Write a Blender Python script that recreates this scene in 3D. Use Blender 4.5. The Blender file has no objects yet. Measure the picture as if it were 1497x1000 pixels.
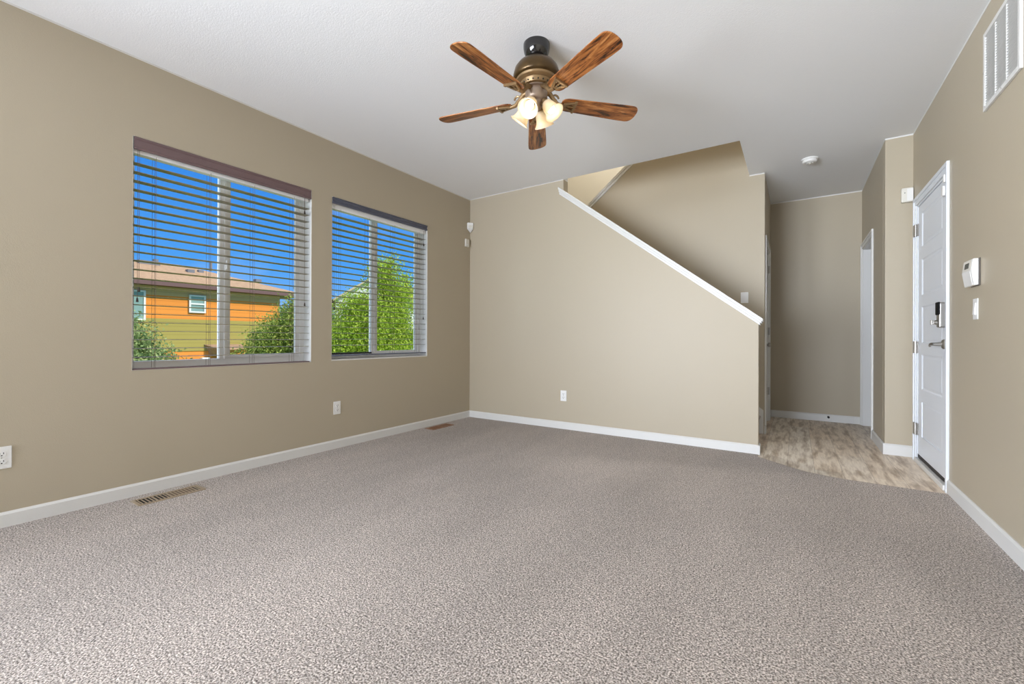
import bpy, bmesh, math, random
from mathutils import Vector, Matrix, Euler
C = bpy.context.scene
col = C.collection
PI = math.pi

# ------------------------------------------------------------------ camera
CAM_Z = 0.9926
yaw, pitch, roll = 0.5796, -0.0017, 0.0035
cd = bpy.data.cameras.new('camera'); cam = bpy.data.objects.new('camera', cd); col.objects.link(cam)
cd.sensor_fit = 'HORIZONTAL'; cd.sensor_width = 36.0
cd.lens = 36.0 * 632.686 / 1497.0
cd.shift_y = -6.59 / 1497.0
cd.clip_start = 0.02; cd.clip_end = 400
Fv = Vector((-math.sin(yaw) * math.cos(pitch), math.cos(yaw) * math.cos(pitch), -math.sin(pitch)))
Rt = Vector((math.cos(yaw), math.sin(yaw), 0)); Up = Rt.cross(Fv)
r2 = Rt * math.cos(roll) + Up * math.sin(roll); u2 = -Rt * math.sin(roll) + Up * math.cos(roll)
mw = Matrix((r2, u2, -Fv)).transposed().to_4x4(); mw.translation = Vector((0, 0, CAM_Z))
cam.matrix_world = mw
C.camera = cam

# ------------------------------------------------------------------ view + world + sun + daylight
C.view_settings.view_transform = 'Standard'; C.view_settings.look = 'None'
C.view_settings.exposure = 0.1; C.view_settings.gamma = 1.0; C.view_settings.use_curve_mapping = False

W = bpy.data.worlds.new('sky'); C.world = W; W.use_nodes = True
wn = W.node_tree.nodes; wl = W.node_tree.links; wn.clear()
wo = wn.new('ShaderNodeOutputWorld'); bg = wn.new('ShaderNodeBackground'); bg.inputs['Strength'].default_value = 1.0
tc = wn.new('ShaderNodeTexCoord'); sx = wn.new('ShaderNodeSeparateXYZ'); rp = wn.new('ShaderNodeValToRGB')
wl.new(tc.outputs['Generated'], sx.inputs[0]); wl.new(sx.outputs['Z'], rp.inputs[0])
e = rp.color_ramp.elements
e[0].position = 0.0; e[0].color = (0.30, 0.56, 0.95, 1)
e[1].position = 0.42; e[1].color = (0.020, 0.19, 0.72, 1)
k = rp.color_ramp.elements.new(0.14); k.color = (0.085, 0.36, 0.90, 1)
k = rp.color_ramp.elements.new(0.62); k.color = (1.5, 1.75, 2.1, 1)   # unseen sky overhead brightened to light the room, above the window view
nz = wn.new('ShaderNodeTexNoise'); nz.inputs['Scale'].default_value = 3.0; nz.inputs['Detail'].default_value = 5
mpw = wn.new('ShaderNodeMapping'); mpw.inputs['Scale'].default_value = (1, 1, 3.5)
wl.new(tc.outputs['Generated'], mpw.inputs[0]); wl.new(mpw.outputs[0], nz.inputs['Vector'])
cr = wn.new('ShaderNodeValToRGB'); cr.color_ramp.elements[0].position = 0.55; cr.color_ramp.elements[1].position = 0.85
cr.color_ramp.elements[1].color = (0.45, 0.45, 0.45, 1)
wl.new(nz.outputs['Fac'], cr.inputs[0])
mx = wn.new('ShaderNodeMixRGB'); mx.inputs[2].default_value = (0.75, 0.85, 1.0, 1)
wl.new(cr.outputs[0], mx.inputs[0]); wl.new(rp.outputs[0], mx.inputs[1]); wl.new(mx.outputs[0], bg.inputs[0])
wl.new(bg.outputs[0], wo.inputs[0])

sd = bpy.data.lights.new('sun', 'SUN'); sd.energy = 4.2; sd.angle = 0.01; sd.color = (1.0, 0.93, 0.82)
sun = bpy.data.objects.new('sun', sd); col.objects.link(sun)
sun.rotation_euler = Vector((0.75, 0.30, 0.72)).to_track_quat('Z', 'Y').to_euler()

def area(name, loc, direction, sx_, sy_, power, color=(1, 1, 1)):
    a = bpy.data.lights.new(name, 'AREA'); a.shape = 'RECTANGLE'; a.size = sx_; a.size_y = sy_
    a.energy = power; a.color = color
    o = bpy.data.objects.new(name, a); col.objects.link(o); o.location = loc
    o.rotation_euler = Vector(direction).to_track_quat('-Z', 'Y').to_euler()
    return o
# daylight entering through the rear patio door, plus a fill light added at left
a1 = area('rear_patio_daylight', (-2.0, -4.9, 1.25), (0.20, 1, 0.16), 2.0, 2.0, 112, (0.88, 0.955, 1.09)); a1.data.spread = math.radians(85)
a2 = area('left_fill_light', (-3.85, -2.7, 1.2), (1, 1.15, 0.36), 2.0, 2.0, 262, (0.90, 0.96, 1.07)); a2.data.spread = math.radians(125)  # unseen, added to brighten the right wall and front door
# unseen fill light added over the landing to brighten the stairwell
area('landing_fill_light', (-1.9, 5.5, 5.1), (0, 0.15, -1), 0.5, 0.5, 62, (1.0, 0.97, 0.92))

# ------------------------------------------------------------------ materials
def lin(c):
    c = c / 255.0
    return c / 12.92 if c <= 0.04045 else ((c + 0.055) / 1.055) ** 2.4
def rgb(r, g, b): return (lin(r), lin(g), lin(b), 1)

def mat(name, color, rough=0.6, metal=0.0, spec=0.5, bump=None, var=None, coat=0.0, em=None, trans=0.0):
    """bump=(scale,strength,distance), var=(scale,amount) small tonal variation"""
    m = bpy.data.materials.new(name); m.use_nodes = True
    n = m.node_tree.nodes; l = m.node_tree.links; p = n['Principled BSDF']
    p.inputs['Base Color'].default_value = color; p.inputs['Roughness'].default_value = rough
    p.inputs['Metallic'].default_value = metal; p.inputs['Specular IOR Level'].default_value = spec
    p.inputs['Coat Weight'].default_value = coat
    if trans: p.inputs['Transmission Weight'].default_value = trans
    if em: p.inputs['Emission Color'].default_value = em[0]; p.inputs['Emission Strength'].default_value = em[1]
    t = n.new('ShaderNodeTexCoord')
    if bump:
        nn = n.new('ShaderNodeTexNoise'); nn.inputs['Scale'].default_value = bump[0]; nn.inputs['Detail'].default_value = 3
        b = n.new('ShaderNodeBump'); b.inputs['Strength'].default_value = bump[1]; b.inputs['Distance'].default_value = bump[2]
        l.new(t.outputs['Object'], nn.inputs['Vector']); l.new(nn.outputs['Fac'], b.inputs['Height']); l.new(b.outputs[0], p.inputs['Normal'])
    if var:
        vn = n.new('ShaderNodeTexNoise'); vn.inputs['Scale'].default_value = var[0]; vn.inputs['Detail'].default_value = 4
        hs = n.new('ShaderNodeHueSaturation'); hs.inputs['Color'].default_value = color
        mr = n.new('ShaderNodeMapRange'); mr.inputs[3].default_value = 1 - var[1]; mr.inputs[4].default_value = 1 + var[1]
        l.new(t.outputs['Object'], vn.inputs['Vector']); l.new(vn.outputs['Fac'], mr.inputs[0]); l.new(mr.outputs[0], hs.inputs['Value'])
        l.new(hs.outputs[0], p.inputs['Base Color'])
    return m

M = {}
M['wall'] = mat('greige_wall_paint', (0.465, 0.402, 0.298, 1), 0.45, bump=(220, 0.25, 0.002), spec=0.35, var=(1.3, 0.015))
M['ceiling'] = mat('ceiling_paint', (0.89, 0.895, 0.90, 1), 0.9, bump=(120, 0.35, 0.003), spec=0.2)
M['cream'] = mat('cream_wall_paint', (0.60, 0.55, 0.44, 1), 0.7, bump=(220, 0.2, 0.002))
M['trim'] = mat('white_trim_paint', (0.71, 0.70, 0.67, 1), 0.35, bump=(60, 0.05, 0.001))
M['door'] = mat('white_door_paint', (0.78, 0.81, 0.85, 1), 0.38, bump=(60, 0.05, 0.001))
M['vinyl'] = mat('white_window_vinyl', (0.86, 0.86, 0.86, 1), 0.3, bump=(50, 0.03, 0.001))
M['plastic'] = mat('white_plastic', (0.82, 0.81, 0.78, 1), 0.35, var=(20, 0.02))
M['almond'] = mat('aged_white_plastic', (0.74, 0.71, 0.63, 1), 0.4, var=(20, 0.02))
M['dark'] = mat('dark_slot', (0.012, 0.011, 0.010, 1), 0.7, var=(30, 0.1))
M['black'] = mat('gloss_black', (0.008, 0.007, 0.007, 1), 0.13, coat=0.5, var=(30, 0.1))
M['matte_black'] = mat('matte_black', (0.006, 0.006, 0.006, 1), 0.6, spec=0.1, var=(30, 0.1))
M['bronze'] = mat('antique_bronze', (0.085, 0.050, 0.018, 1), 0.28, metal=0.6, var=(18, 0.45))
M['brass'] = mat('aged_brass', (0.27, 0.175, 0.085, 1), 0.35, metal=0.6, var=(25, 0.35))
M['pewter'] = mat('brushed_taupe_metal', (0.33, 0.25, 0.19, 1), 0.38, metal=0.6, var=(25, 0.15))
M['nickel'] = mat('satin_nickel', (0.42, 0.40, 0.37, 1), 0.38, metal=0.9, var=(30, 0.05))
M['register'] = mat('tan_metal_register', (0.36, 0.28, 0.19, 1), 0.5, var=(20, 0.1))
M['register_damper'] = mat('dull_brown_damper', (0.17, 0.12, 0.08, 1), 0.7, var=(20, 0.15))  # damper blade, a darker brown than the face plates
M['register_brown'] = mat('rust_brown_register', (0.26, 0.13, 0.07, 1), 0.5, var=(20, 0.2))
M['blind_mauve'] = mat('mauve_brown_blind', (0.165, 0.105, 0.105, 1), 0.33, var=(14, 0.12))
M['blind_slate'] = mat('slate_blue_blind', (0.085, 0.09, 0.125, 1), 0.33, var=(14, 0.12))
M['slat'] = mat('olive_taupe_slat', (0.27, 0.225, 0.14, 1), 0.35, var=(14, 0.12))
M['slat_grey'] = mat('grey_taupe_slat', (0.30, 0.26, 0.21, 1), 0.35, var=(14, 0.12))
M['cord'] = mat('blind_cord', (0.16, 0.12, 0.09, 1), 0.8, var=(50, 0.1))
M['tassel'] = mat('dark_wood_tassel', (0.03, 0.016, 0.01, 1), 0.4, var=(50, 0.2))
M['lcd'] = mat('lcd_screen', (0.06, 0.065, 0.06, 1), 0.2, var=(90, 0.2))
M['rubber'] = mat('black_rubber', (0.02, 0.018, 0.016, 1), 0.6, var=(40, 0.1))
M['outside_wall'] = mat('outer_stucco', (0.4, 0.36, 0.3, 1), 0.9, bump=(30, 0.3, 0.01))

def glass_mat():
    m = bpy.data.materials.new('window_glass'); m.use_nodes = True
    n = m.node_tree.nodes; l = m.node_tree.links; n.clear()
    o = n.new('ShaderNodeOutputMaterial'); tr = n.new('ShaderNodeBsdfTransparent'); gl = n.new('ShaderNodeBsdfGlossy')
    gl.inputs['Roughness'].default_value = 0.02; fr = n.new('ShaderNodeFresnel'); fr.inputs['IOR'].default_value = 1.03
    mx = n.new('ShaderNodeMixShader'); tr.inputs[0].default_value = (0.97, 0.98, 0.98, 1)
    l.new(fr.outputs[0], mx.inputs[0]); l.new(tr.outputs[0], mx.inputs[1]); l.new(gl.outputs[0], mx.inputs[2]); l.new(mx.outputs[0], o.inputs[0])
    return m
M['glass'] = glass_mat()

def frosted():
    m = bpy.data.materials.new('frosted_shade_glass'); m.use_nodes = True
    n = m.node_tree.nodes; l = m.node_tree.links; n.clear()
    o = n.new('ShaderNodeOutputMaterial'); d = n.new('ShaderNodeBsdfTranslucent'); g = n.new('ShaderNodeBsdfPrincipled')
    d.inputs[0].default_value = (0.85, 0.76, 0.60, 1); g.inputs['Base Color'].default_value = (0.68, 0.63, 0.53, 1); g.inputs['Roughness'].default_value = 0.25
    nz = n.new('ShaderNodeTexNoise'); nz.inputs['Scale'].default_value = 14; mr = n.new('ShaderNodeMapRange')
    mr.inputs[3].default_value = 0.45; mr.inputs[4].default_value = 0.65
    l.new(nz.outputs['Fac'], mr.inputs[0])
    mx = n.new('ShaderNodeMixShader'); l.new(mr.outputs[0], mx.inputs[0])
    l.new(d.outputs[0], mx.inputs[1]); l.new(g.outputs[0], mx.inputs[2]); l.new(mx.outputs[0], o.inputs[0])
    return m
M['shade'] = frosted()
M['bulb'] = mat('lit_bulb', (1, 0.95, 0.85, 1), 0.4, em=((1.0, 0.92, 0.76, 1), 3.2), var=(3, 0.01))

def carpet_mat():
    m = bpy.data.materials.new('speckled_carpet'); m.use_nodes = True
    n = m.node_tree.nodes; l = m.node_tree.links; p = n['Principled BSDF']
    p.inputs['Roughness'].default_value = 1.0; p.inputs['Specular IOR Level'].default_value = 0.05
    p.inputs['Sheen Weight'].default_value = 0.15; p.inputs['Sheen Roughness'].default_value = 0.6
    t = n.new('ShaderNodeTexCoord')
    a = n.new('ShaderNodeTexNoise'); a.inputs['Scale'].default_value = 165; a.inputs['Detail'].default_value = 3.5; a.inputs['Roughness'].default_value = 0.6
    l.new(t.outputs['Object'], a.inputs['Vector'])
    v = n.new('ShaderNodeTexVoronoi'); v.inputs['Scale'].default_value = 170; v.inputs['Randomness'].default_value = 1
    l.new(t.outputs['Object'], v.inputs['Vector'])
    r = n.new('ShaderNodeValToRGB'); el = r.color_ramp.elements
    el[0].position = 0.33; el[0].color = (0.045, 0.032, 0.025, 1)
    el[1].position = 0.66; el[1].color = (0.78, 0.70, 0.64, 1)
    q = el.new(0.47); q.color = (0.31, 0.26, 0.225, 1)
    q = el.new(0.54); q.color = (0.58, 0.51, 0.455, 1)
    l.new(a.outputs['Fac'], r.inputs[0])
    # individual tufts differ in tone
    mr = n.new('ShaderNodeMapRange'); mr.inputs[3].default_value = 0.68; mr.inputs[4].default_value = 1.19
    sp = n.new('ShaderNodeSeparateColor'); l.new(v.outputs['Color'], sp.inputs[0]); l.new(sp.outputs[0], mr.inputs[0])
    # pile brushed in sweeps by the vacuum
    big = n.new('ShaderNodeTexNoise'); big.inputs['Scale'].default_value = 1.1; big.inputs['Detail'].default_value = 2
    mp = n.new('ShaderNodeMapping'); mp.inputs['Scale'].default_value = (1.6, 0.5, 1); mp.inputs['Rotation'].default_value = (0, 0, -0.5)
    l.new(t.outputs['Object'], mp.inputs[0]); l.new(mp.outputs[0], big.inputs['Vector'])
    mr2 = n.new('ShaderNodeMapRange'); mr2.inputs[1].default_value = 0.35; mr2.inputs[2].default_value = 0.65
    mr2.inputs[3].default_value = 0.90; mr2.inputs[4].default_value = 1.10; l.new(big.outputs['Fac'], mr2.inputs[0])
    mu = n.new('ShaderNodeMath'); mu.operation = 'MULTIPLY'; l.new(mr.outputs[0], mu.inputs[0]); l.new(mr2.outputs[0], mu.inputs[1])
    hs = n.new('ShaderNodeHueSaturation'); l.new(r.outputs[0], hs.inputs['Color']); l.new(mu.outputs[0], hs.inputs['Value'])
    l.new(hs.outputs[0], p.inputs['Base Color'])
    b = n.new('ShaderNodeBump'); b.inputs['Strength'].default_value = 0.8; b.inputs['Distance'].default_value = 0.006
    l.new(a.outputs['Fac'], b.inputs['Height']); l.new(b.outputs[0], p.inputs['Normal'])
    return m
M['carpet'] = carpet_mat()

def laminate_mat():
    m = bpy.data.materials.new('pale_oak_laminate'); m.use_nodes = True
    n = m.node_tree.nodes; l = m.node_tree.links; p = n['Principled BSDF']
    p.inputs['Roughness'].default_value = 0.42
    t = n.new('ShaderNodeTexCoord')
    mp = n.new('ShaderNodeMapping'); mp.inputs['Rotation'].default_value = (0, 0, PI / 2); mp.inputs['Location'].default_value = (0.3, 0.05, 0)
    l.new(t.outputs['Object'], mp.inputs[0])
    br = n.new('ShaderNodeTexBrick'); br.inputs['Scale'].default_value = 1.0; br.inputs['Brick Width'].default_value = 1.25
    br.inputs['Row Height'].default_value = 0.175; br.inputs['Mortar Size'].default_value = 0.0012; br.inputs['Mortar Smooth'].default_value = 0.2
    br.inputs['Color1'].default_value = (0.90, 0.76, 0.60, 1); br.inputs['Color2'].default_value = (1.0, 0.92, 0.80, 1); br.inputs['Mortar'].default_value = (0.42, 0.34, 0.25, 1)
    br.inputs['Bias'].default_value = 0.1
    l.new(mp.outputs[0], br.inputs['Vector'])
    g = n.new('ShaderNodeTexNoise'); g.inputs['Scale'].default_value = 2.6; g.inputs['Detail'].default_value = 7; g.inputs['Roughness'].default_value = 0.55; g.inputs['Distortion'].default_value = 0.15
    mg = n.new('ShaderNodeMapping'); mg.inputs['Scale'].default_value = (7.0, 1.1, 1)
    l.new(t.outputs['Object'], mg.inputs[0]); l.new(mg.outputs[0], g.inputs['Vector'])
    gr = n.new('ShaderNodeValToRGB'); gr.color_ramp.elements[0].position = 0.34; gr.color_ramp.elements[0].color = (0.42, 0.34, 0.26, 1)
    gr.color_ramp.elements[1].position = 0.55; gr.color_ramp.elements[1].color = (1, 1, 1, 1)
    l.new(g.outputs['Fac'], gr.inputs[0])
    f = n.new('ShaderNodeTexNoise'); f.inputs['Scale'].default_value = 14; f.inputs['Detail'].default_value = 5
    mf = n.new('ShaderNodeMapping'); mf.inputs['Scale'].default_value = (6, 0.6, 1)
    l.new(t.outputs['Object'], mf.inputs[0]); l.new(mf.outputs[0], f.inputs['Vector'])
    fr = n.new('ShaderNodeValToRGB'); fr.color_ramp.elements[0].position = 0.3; fr.color_ramp.elements[0].color = (0.72, 0.68, 0.64, 1)
    fr.color_ramp.elements[1].position = 0.7; l.new(f.outputs['Fac'], fr.inputs[0])
    m1 = n.new('ShaderNodeMixRGB'); m1.blend_type = 'MULTIPLY'; m1.inputs[0].default_value = 0.85
    m2 = n.new('ShaderNodeMixRGB'); m2.blend_type = 'MULTIPLY'; m2.inputs[0].default_value = 0.8
    l.new(br.outputs['Color'], m1.inputs[1]); l.new(gr.outputs[0], m1.inputs[2]); l.new(m1.outputs[0], m2.inputs[1]); l.new(fr.outputs[0], m2.inputs[2])
    l.new(m2.outputs[0], p.inputs['Base Color'])
    b = n.new('ShaderNodeBump'); b.inputs['Strength'].default_value = 0.15; b.inputs['Distance'].default_value = 0.002
    l.new(f.outputs['Fac'], b.inputs['Height']); l.new(b.outputs[0], p.inputs['Normal'])
    return m
M['laminate'] = laminate_mat()

def blade_wood():
    m = bpy.data.materials.new('rustic_walnut_blade'); m.use_nodes = True
    n = m.node_tree.nodes; l = m.node_tree.links; p = n['Principled BSDF']; p.inputs['Roughness'].default_value = 0.33
    t = n.new('ShaderNodeTexCoord'); mp = n.new('ShaderNodeMapping'); mp.inputs['Scale'].default_value = (2.2, 20, 4)
    oi = n.new('ShaderNodeObjectInfo'); ad = n.new('ShaderNodeVectorMath'); ad.operation = 'ADD'
    l.new(t.outputs['Object'], ad.inputs[0]); l.new(oi.outputs['Random'], ad.inputs[1]); l.new(ad.outputs[0], mp.inputs[0])
    g = n.new('ShaderNodeTexNoise'); g.inputs['Scale'].default_value = 2.2; g.inputs['Detail'].default_value = 8; g.inputs['Roughness'].default_value = 0.7; g.inputs['Distortion'].default_value = 0.6
    l.new(mp.outputs[0], g.inputs['Vector'])
    r = n.new('ShaderNodeValToRGB'); el = r.color_ramp.elements
    el[0].position = 0.40; el[0].color = (0.022, 0.008, 0.003, 1); el[1].position = 0.68; el[1].color = (0.60, 0.32, 0.12, 1)
    q = el.new(0.46); q.color = (0.20, 0.060, 0.014, 1); q = el.new(0.56); q.color = (0.42, 0.155, 0.038, 1)
    l.new(g.outputs['Fac'], r.inputs[0]); l.new(r.outputs[0], p.inputs['Base Color'])
    return m
M['blade'] = blade_wood()

def siding(name, c1, c2, period=0.2):
    m = bpy.data.materials.new(name); m.use_nodes = True
    n = m.node_tree.nodes; l = m.node_tree.links; p = n['Principled BSDF']; p.inputs['Roughness'].default_value = 0.8
    p.inputs['Specular IOR Level'].default_value = 0.1
    t = n.new('ShaderNodeTexCoord'); s = n.new('ShaderNodeSeparateXYZ'); l.new(t.outputs['Object'], s.inputs[0])
    d = n.new('ShaderNodeMath'); d.operation = 'DIVIDE'; d.inputs[1].default_value = period; l.new(s.outputs['Z'], d.inputs[0])
    f = n.new('ShaderNodeMath'); f.operation = 'FRACT'; l.new(d.outputs[0], f.inputs[0])
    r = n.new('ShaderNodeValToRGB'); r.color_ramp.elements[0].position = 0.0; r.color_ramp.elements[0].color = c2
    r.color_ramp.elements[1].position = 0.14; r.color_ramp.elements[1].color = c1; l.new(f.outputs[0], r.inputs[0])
    nz = n.new('ShaderNodeTexNoise'); nz.inputs['Scale'].default_value = 1.2
    mr = n.new('ShaderNodeMapRange'); mr.inputs[3].default_value = 0.9; mr.inputs[4].default_value = 1.1; l.new(nz.outputs['Fac'], mr.inputs[0])
    hs = n.new('ShaderNodeHueSaturation'); l.new(r.outputs[0], hs.inputs['Color']); l.new(mr.outputs[0], hs.inputs['Value'])
    l.new(hs.outputs[0], p.inputs['Base Color'])
    return m
M['orange'] = siding('orange_lap_siding', (0.74, 0.27, 0.055, 1), (0.50, 0.17, 0.035, 1))
M['olive'] = siding('olive_lap_siding', (0.36, 0.29, 0.085, 1), (0.24, 0.19, 0.055, 1))
M['taupe'] = siding('taupe_frieze_siding', (0.58, 0.38, 0.20, 1), (0.48, 0.31, 0.16, 1), 0.6)
M['white_siding'] = siding('white_lap_siding', (0.82, 0.80, 0.76, 1), (0.62, 0.6, 0.57, 1))
M['roof'] = mat('brown_shingles', (0.33, 0.215, 0.135, 1), 0.95, var=(6, 0.35), spec=0.05)
M['roof_tan'] = mat('tan_fascia', (0.62, 0.50, 0.33, 1), 0.8, var=(3, 0.1))
M['fascia'] = mat('plum_brown_fascia', (0.13, 0.065, 0.06, 1), 0.6, var=(3, 0.1))
M['pane_far'] = mat('distant_window_pane', (0.22, 0.33, 0.30, 1), 0.25, var=(1.5, 0.25))
M['grey_vent'] = mat('grey_roof_vent', (0.16, 0.16, 0.17, 1), 0.6, var=(5, 0.1))
M['grass'] = mat('lawn_grass', (0.16, 0.26, 0.05, 1), 0.95, var=(2, 0.3), bump=(20, 0.5, 0.05))
M['bark'] = mat('grey_brown_bark', (0.14, 0.10, 0.07, 1), 0.9, bump=(12, 0.6, 0.02), var=(6, 0.3))
def leaf_mat(name, ca, cb, cc):
    m = bpy.data.materials.new(name); m.use_nodes = True
    n = m.node_tree.nodes; l = m.node_tree.links; n.clear()
    o = n.new('ShaderNodeOutputMaterial'); p = n.new('ShaderNodeBsdfPrincipled'); tr = n.new('ShaderNodeBsdfTranslucent')
    p.inputs['Roughness'].default_value = 0.6; p.inputs['Specular IOR Level'].default_value = 0.2
    g = n.new('ShaderNodeNewGeometry'); r = n.new('ShaderNodeValToRGB'); el = r.color_ramp.elements
    el[0].color = ca; el[1].color = cc; q = el.new(0.5); q.color = cb
    l.new(g.outputs['Random Per Island'], r.inputs[0]); l.new(r.outputs[0], p.inputs['Base Color']); l.new(r.outputs[0], tr.inputs[0])
    mx = n.new('ShaderNodeMixShader'); mx.inputs[0].default_value = 0.35
    l.new(p.outputs[0], mx.inputs[1]); l.new(tr.outputs[0], mx.inputs[2]); l.new(mx.outputs[0], o.inputs[0])
    return m
M['leaf_sage'] = leaf_mat('sage_leaves', (0.10, 0.17, 0.06, 1), (0.24, 0.33, 0.12, 1), (0.46, 0.52, 0.22, 1))
M['leaf_olive'] = leaf_mat('olive_green_leaves', (0.10, 0.17, 0.03, 1), (0.26, 0.34, 0.06, 1), (0.46, 0.50, 0.13, 1))
M['leaf_bright'] = leaf_mat('bright_green_leaves', (0.16, 0.27, 0.02, 1), (0.38, 0.52, 0.045, 1), (0.60, 0.68, 0.11, 1))

# ------------------------------------------------------------------ helpers
def bm_new(): return bmesh.new()
def bx(bm, x0, x1, y0, y1, z0, z1, mat4=None):
    vs = [bm.verts.new((x, y, z)) for x in (x0, x1) for y in (y0, y1) for z in (z0, z1)]
    if mat4: 
        for v in vs: v.co = mat4 @ v.co
    for f in ((0, 1, 3, 2), (4, 6, 7, 5), (0, 4, 5, 1), (2, 3, 7, 6), (0, 2, 6, 4), (1, 5, 7, 3)):
        bm.faces.new([vs[i] for i in f])
    return vs
def prism(bm, pts, axis, a, b):
    """pts 2-D outline in the two other axes, extruded from a to b along axis"""
    def P(u, v, w):
        return {'X': (w, u, v), 'Y': (u, w, v), 'Z': (u, v, w)}[axis]
    A = [bm.verts.new(P(u, v, a)) for u, v in pts]; B = [bm.verts.new(P(u, v, b)) for u, v in pts]
    bm.faces.new(A); bm.faces.new(B[::-1]); n = len(pts)
    for i in range(n): bm.faces.new((A[i], B[i], B[(i + 1) % n], A[(i + 1) % n]))
def lathe(bm, prof, seg=32, mat4=None, cap=True):
    """prof: list of (r, z) ; revolve about Z"""
    rings = []
    for r, z in prof:
        rings.append([bm.verts.new(Vector((r * math.cos(2 * PI * i / seg), r * math.sin(2 * PI * i / seg), z))) for i in range(seg)])
    for a, b in zip(rings, rings[1:]):
        for i in range(seg): bm.faces.new((a[i], a[(i + 1) % seg], b[(i + 1) % seg], b[i]))
    if cap:
        bm.faces.new(rings[0][::-1]); bm.faces.new(rings[-1])
    if mat4:
        for ring in rings:
            for v in ring: v.co = mat4 @ v.co
def tube(bm, pts, r, seg=8):
    rings = []
    pts = [Vector(p) for p in pts]
    for i, p in enumerate(pts):
        d = (pts[min(i + 1, len(pts) - 1)] - pts[max(i - 1, 0)]).normalized()
        s = d.cross(Vector((0, 0, 1)) if abs(d.z) < 0.9 else Vector((1, 0, 0))).normalized(); t = d.cross(s)
        rr = r[i] if isinstance(r, (list, tuple)) else r
        rings.append([bm.verts.new(p + s * rr * math.cos(2 * PI * k / seg) + t * rr * math.sin(2 * PI * k / seg)) for k in range(seg)])
    for a, b in zip(rings, rings[1:]):
        for i in range(seg): bm.faces.new((a[i], a[(i + 1) % seg], b[(i + 1) % seg], b[i]))
    bm.faces.new(rings[0][::-1]); bm.faces.new(rings[-1])
def obj(name, bm, m, parent=None, bevel=0, smooth=False, seg=2):
    bmesh.ops.recalc_face_normals(bm, faces=bm.faces)
    me = bpy.data.meshes.new(name); bm.to_mesh(me); bm.free()
    o = bpy.data.objects.new(name, me); col.objects.link(o); me.materials.append(m)
    if smooth:
        for p in me.polygons: p.use_smooth = True
    if bevel:
        b = o.modifiers.new('bevel', 'BEVEL'); b.width = bevel; b.segments = seg; b.limit_method = 'ANGLE'; b.angle_limit = 0.6
    if smooth:
        try: me.set_sharp_from_angle(angle=math.radians(38))
        except Exception: pass
    if parent:
        o.parent = parent
        o.matrix_parent_inverse = Matrix.Translation(-parent.location) if parent.type == 'EMPTY' and parent.rotation_euler.z == 0 else Matrix()
    return o
def child(name, bm, m, parent, **k):
    """mesh given in the parent's own coordinates"""
    o = obj(name, bm, m, None, **k); o.parent = parent; return o
def sub(name, bm, m, parent, **k):
    """mesh given in world coordinates, parent anywhere (unrotated)"""
    o = obj(name, bm, m, None, **k); o.parent = parent
    w = Vector((0, 0, 0)); q = parent
    while q: w += q.location; q = q.parent
    for v in o.data.vertices: v.co -= w
    return o
def thing(name, label, cat, loc=(0, 0, 0), group=None):
    o = bpy.data.objects.new(name, None); col.objects.link(o); o.location = loc; o.empty_display_size = 0.1
    o['label'] = label; o['category'] = cat
    if group: o['group'] = group
    return o
def tag(o, label, cat, group=None):
    o['label'] = label; o['category'] = cat
    if group: o['group'] = group
    return o
def struct(name, bm, m, parent=None, **k):
    o = obj(name, bm, m, None, **k); o.parent = parent
    if parent is None: o['kind'] = 'structure'
    return o
def copy_tree(o, parent=None):
    c = o.copy(); col.objects.link(c); c.parent = parent
    for ch in list(o.children): copy_tree(ch, c)
    return c

XL, YB, XR, H = -3.4476, 4.2905, 0.8362, 2.743
YN, XHR, YH, XHL, YS, XO, XE, XW = 4.939, 0.653, 6.503, -0.271, 5.257, -0.414, -2.139, -0.266
TW = 0.16   # outer wall thickness
YR = -4.5   # rear wall

# ------------------------------------------------------------------ floors
edge = [(-0.266, 4.195), (-0.10, 4.055), (0.02, 3.955), (0.09, 3.915), (0.20, 3.880), (0.34, 3.864), (0.56, 3.862), (0.84, 3.862)]
bm = bm_new()
pts = [(XL - TW, YR - TW), (XR + 0.2, YR - TW), (XR + 0.2, 3.862)] + edge[::-1] + [(-0.266, 4.39), (XL - TW, 4.39)]
prism(bm, pts, 'Z', -0.15, 0.0); bmesh.ops.triangulate(bm, faces=bm.faces)
struct('floor', bm, M['carpet'])
bm = bm_new()
pts = edge + [(XR + 0.2, 3.862), (XR + 0.2, 4.98), (3.0, 4.98), (3.0, 7.2), (-0.40, 7.2), (-0.40, 4.39), (-0.266, 4.39)]
prism(bm, pts, 'Z', -0.15, -0.006); bmesh.ops.triangulate(bm, faces=bm.faces)
struct('floor_hallway', bm, M['laminate'])
# metal edge between carpet and laminate
bm = bm_new()
for (x0, y0), (x1, y1) in zip(edge, edge[1:]):
    d = Vector((x1 - x0, y1 - y0, 0)).normalized(); nrm = Vector((-d.y, d.x, 0)) * 0.012
    a, b = Vector((x0, y0, -0.006)), Vector((x1, y1, -0.006))
    vs = [bm.verts.new(p) for p in (a, b, b + nrm, a + nrm)] + [bm.verts.new(p + Vector((0, 0, 0.005))) for p in (a, b, b + nrm * 0.7, a + nrm * 0.7)]
    for f in ((0, 1, 2, 3), (7, 6, 5, 4), (0, 4, 5, 1), (2, 6, 7, 3), (1, 5, 6, 2), (0, 3, 7, 4)): bm.faces.new([vs[i] for i in f])
struct('trim_3', bm, mat('beige_carpet_edge', (0.40, 0.33, 0.25, 1), 0.5, var=(10, 0.1)))

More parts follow.
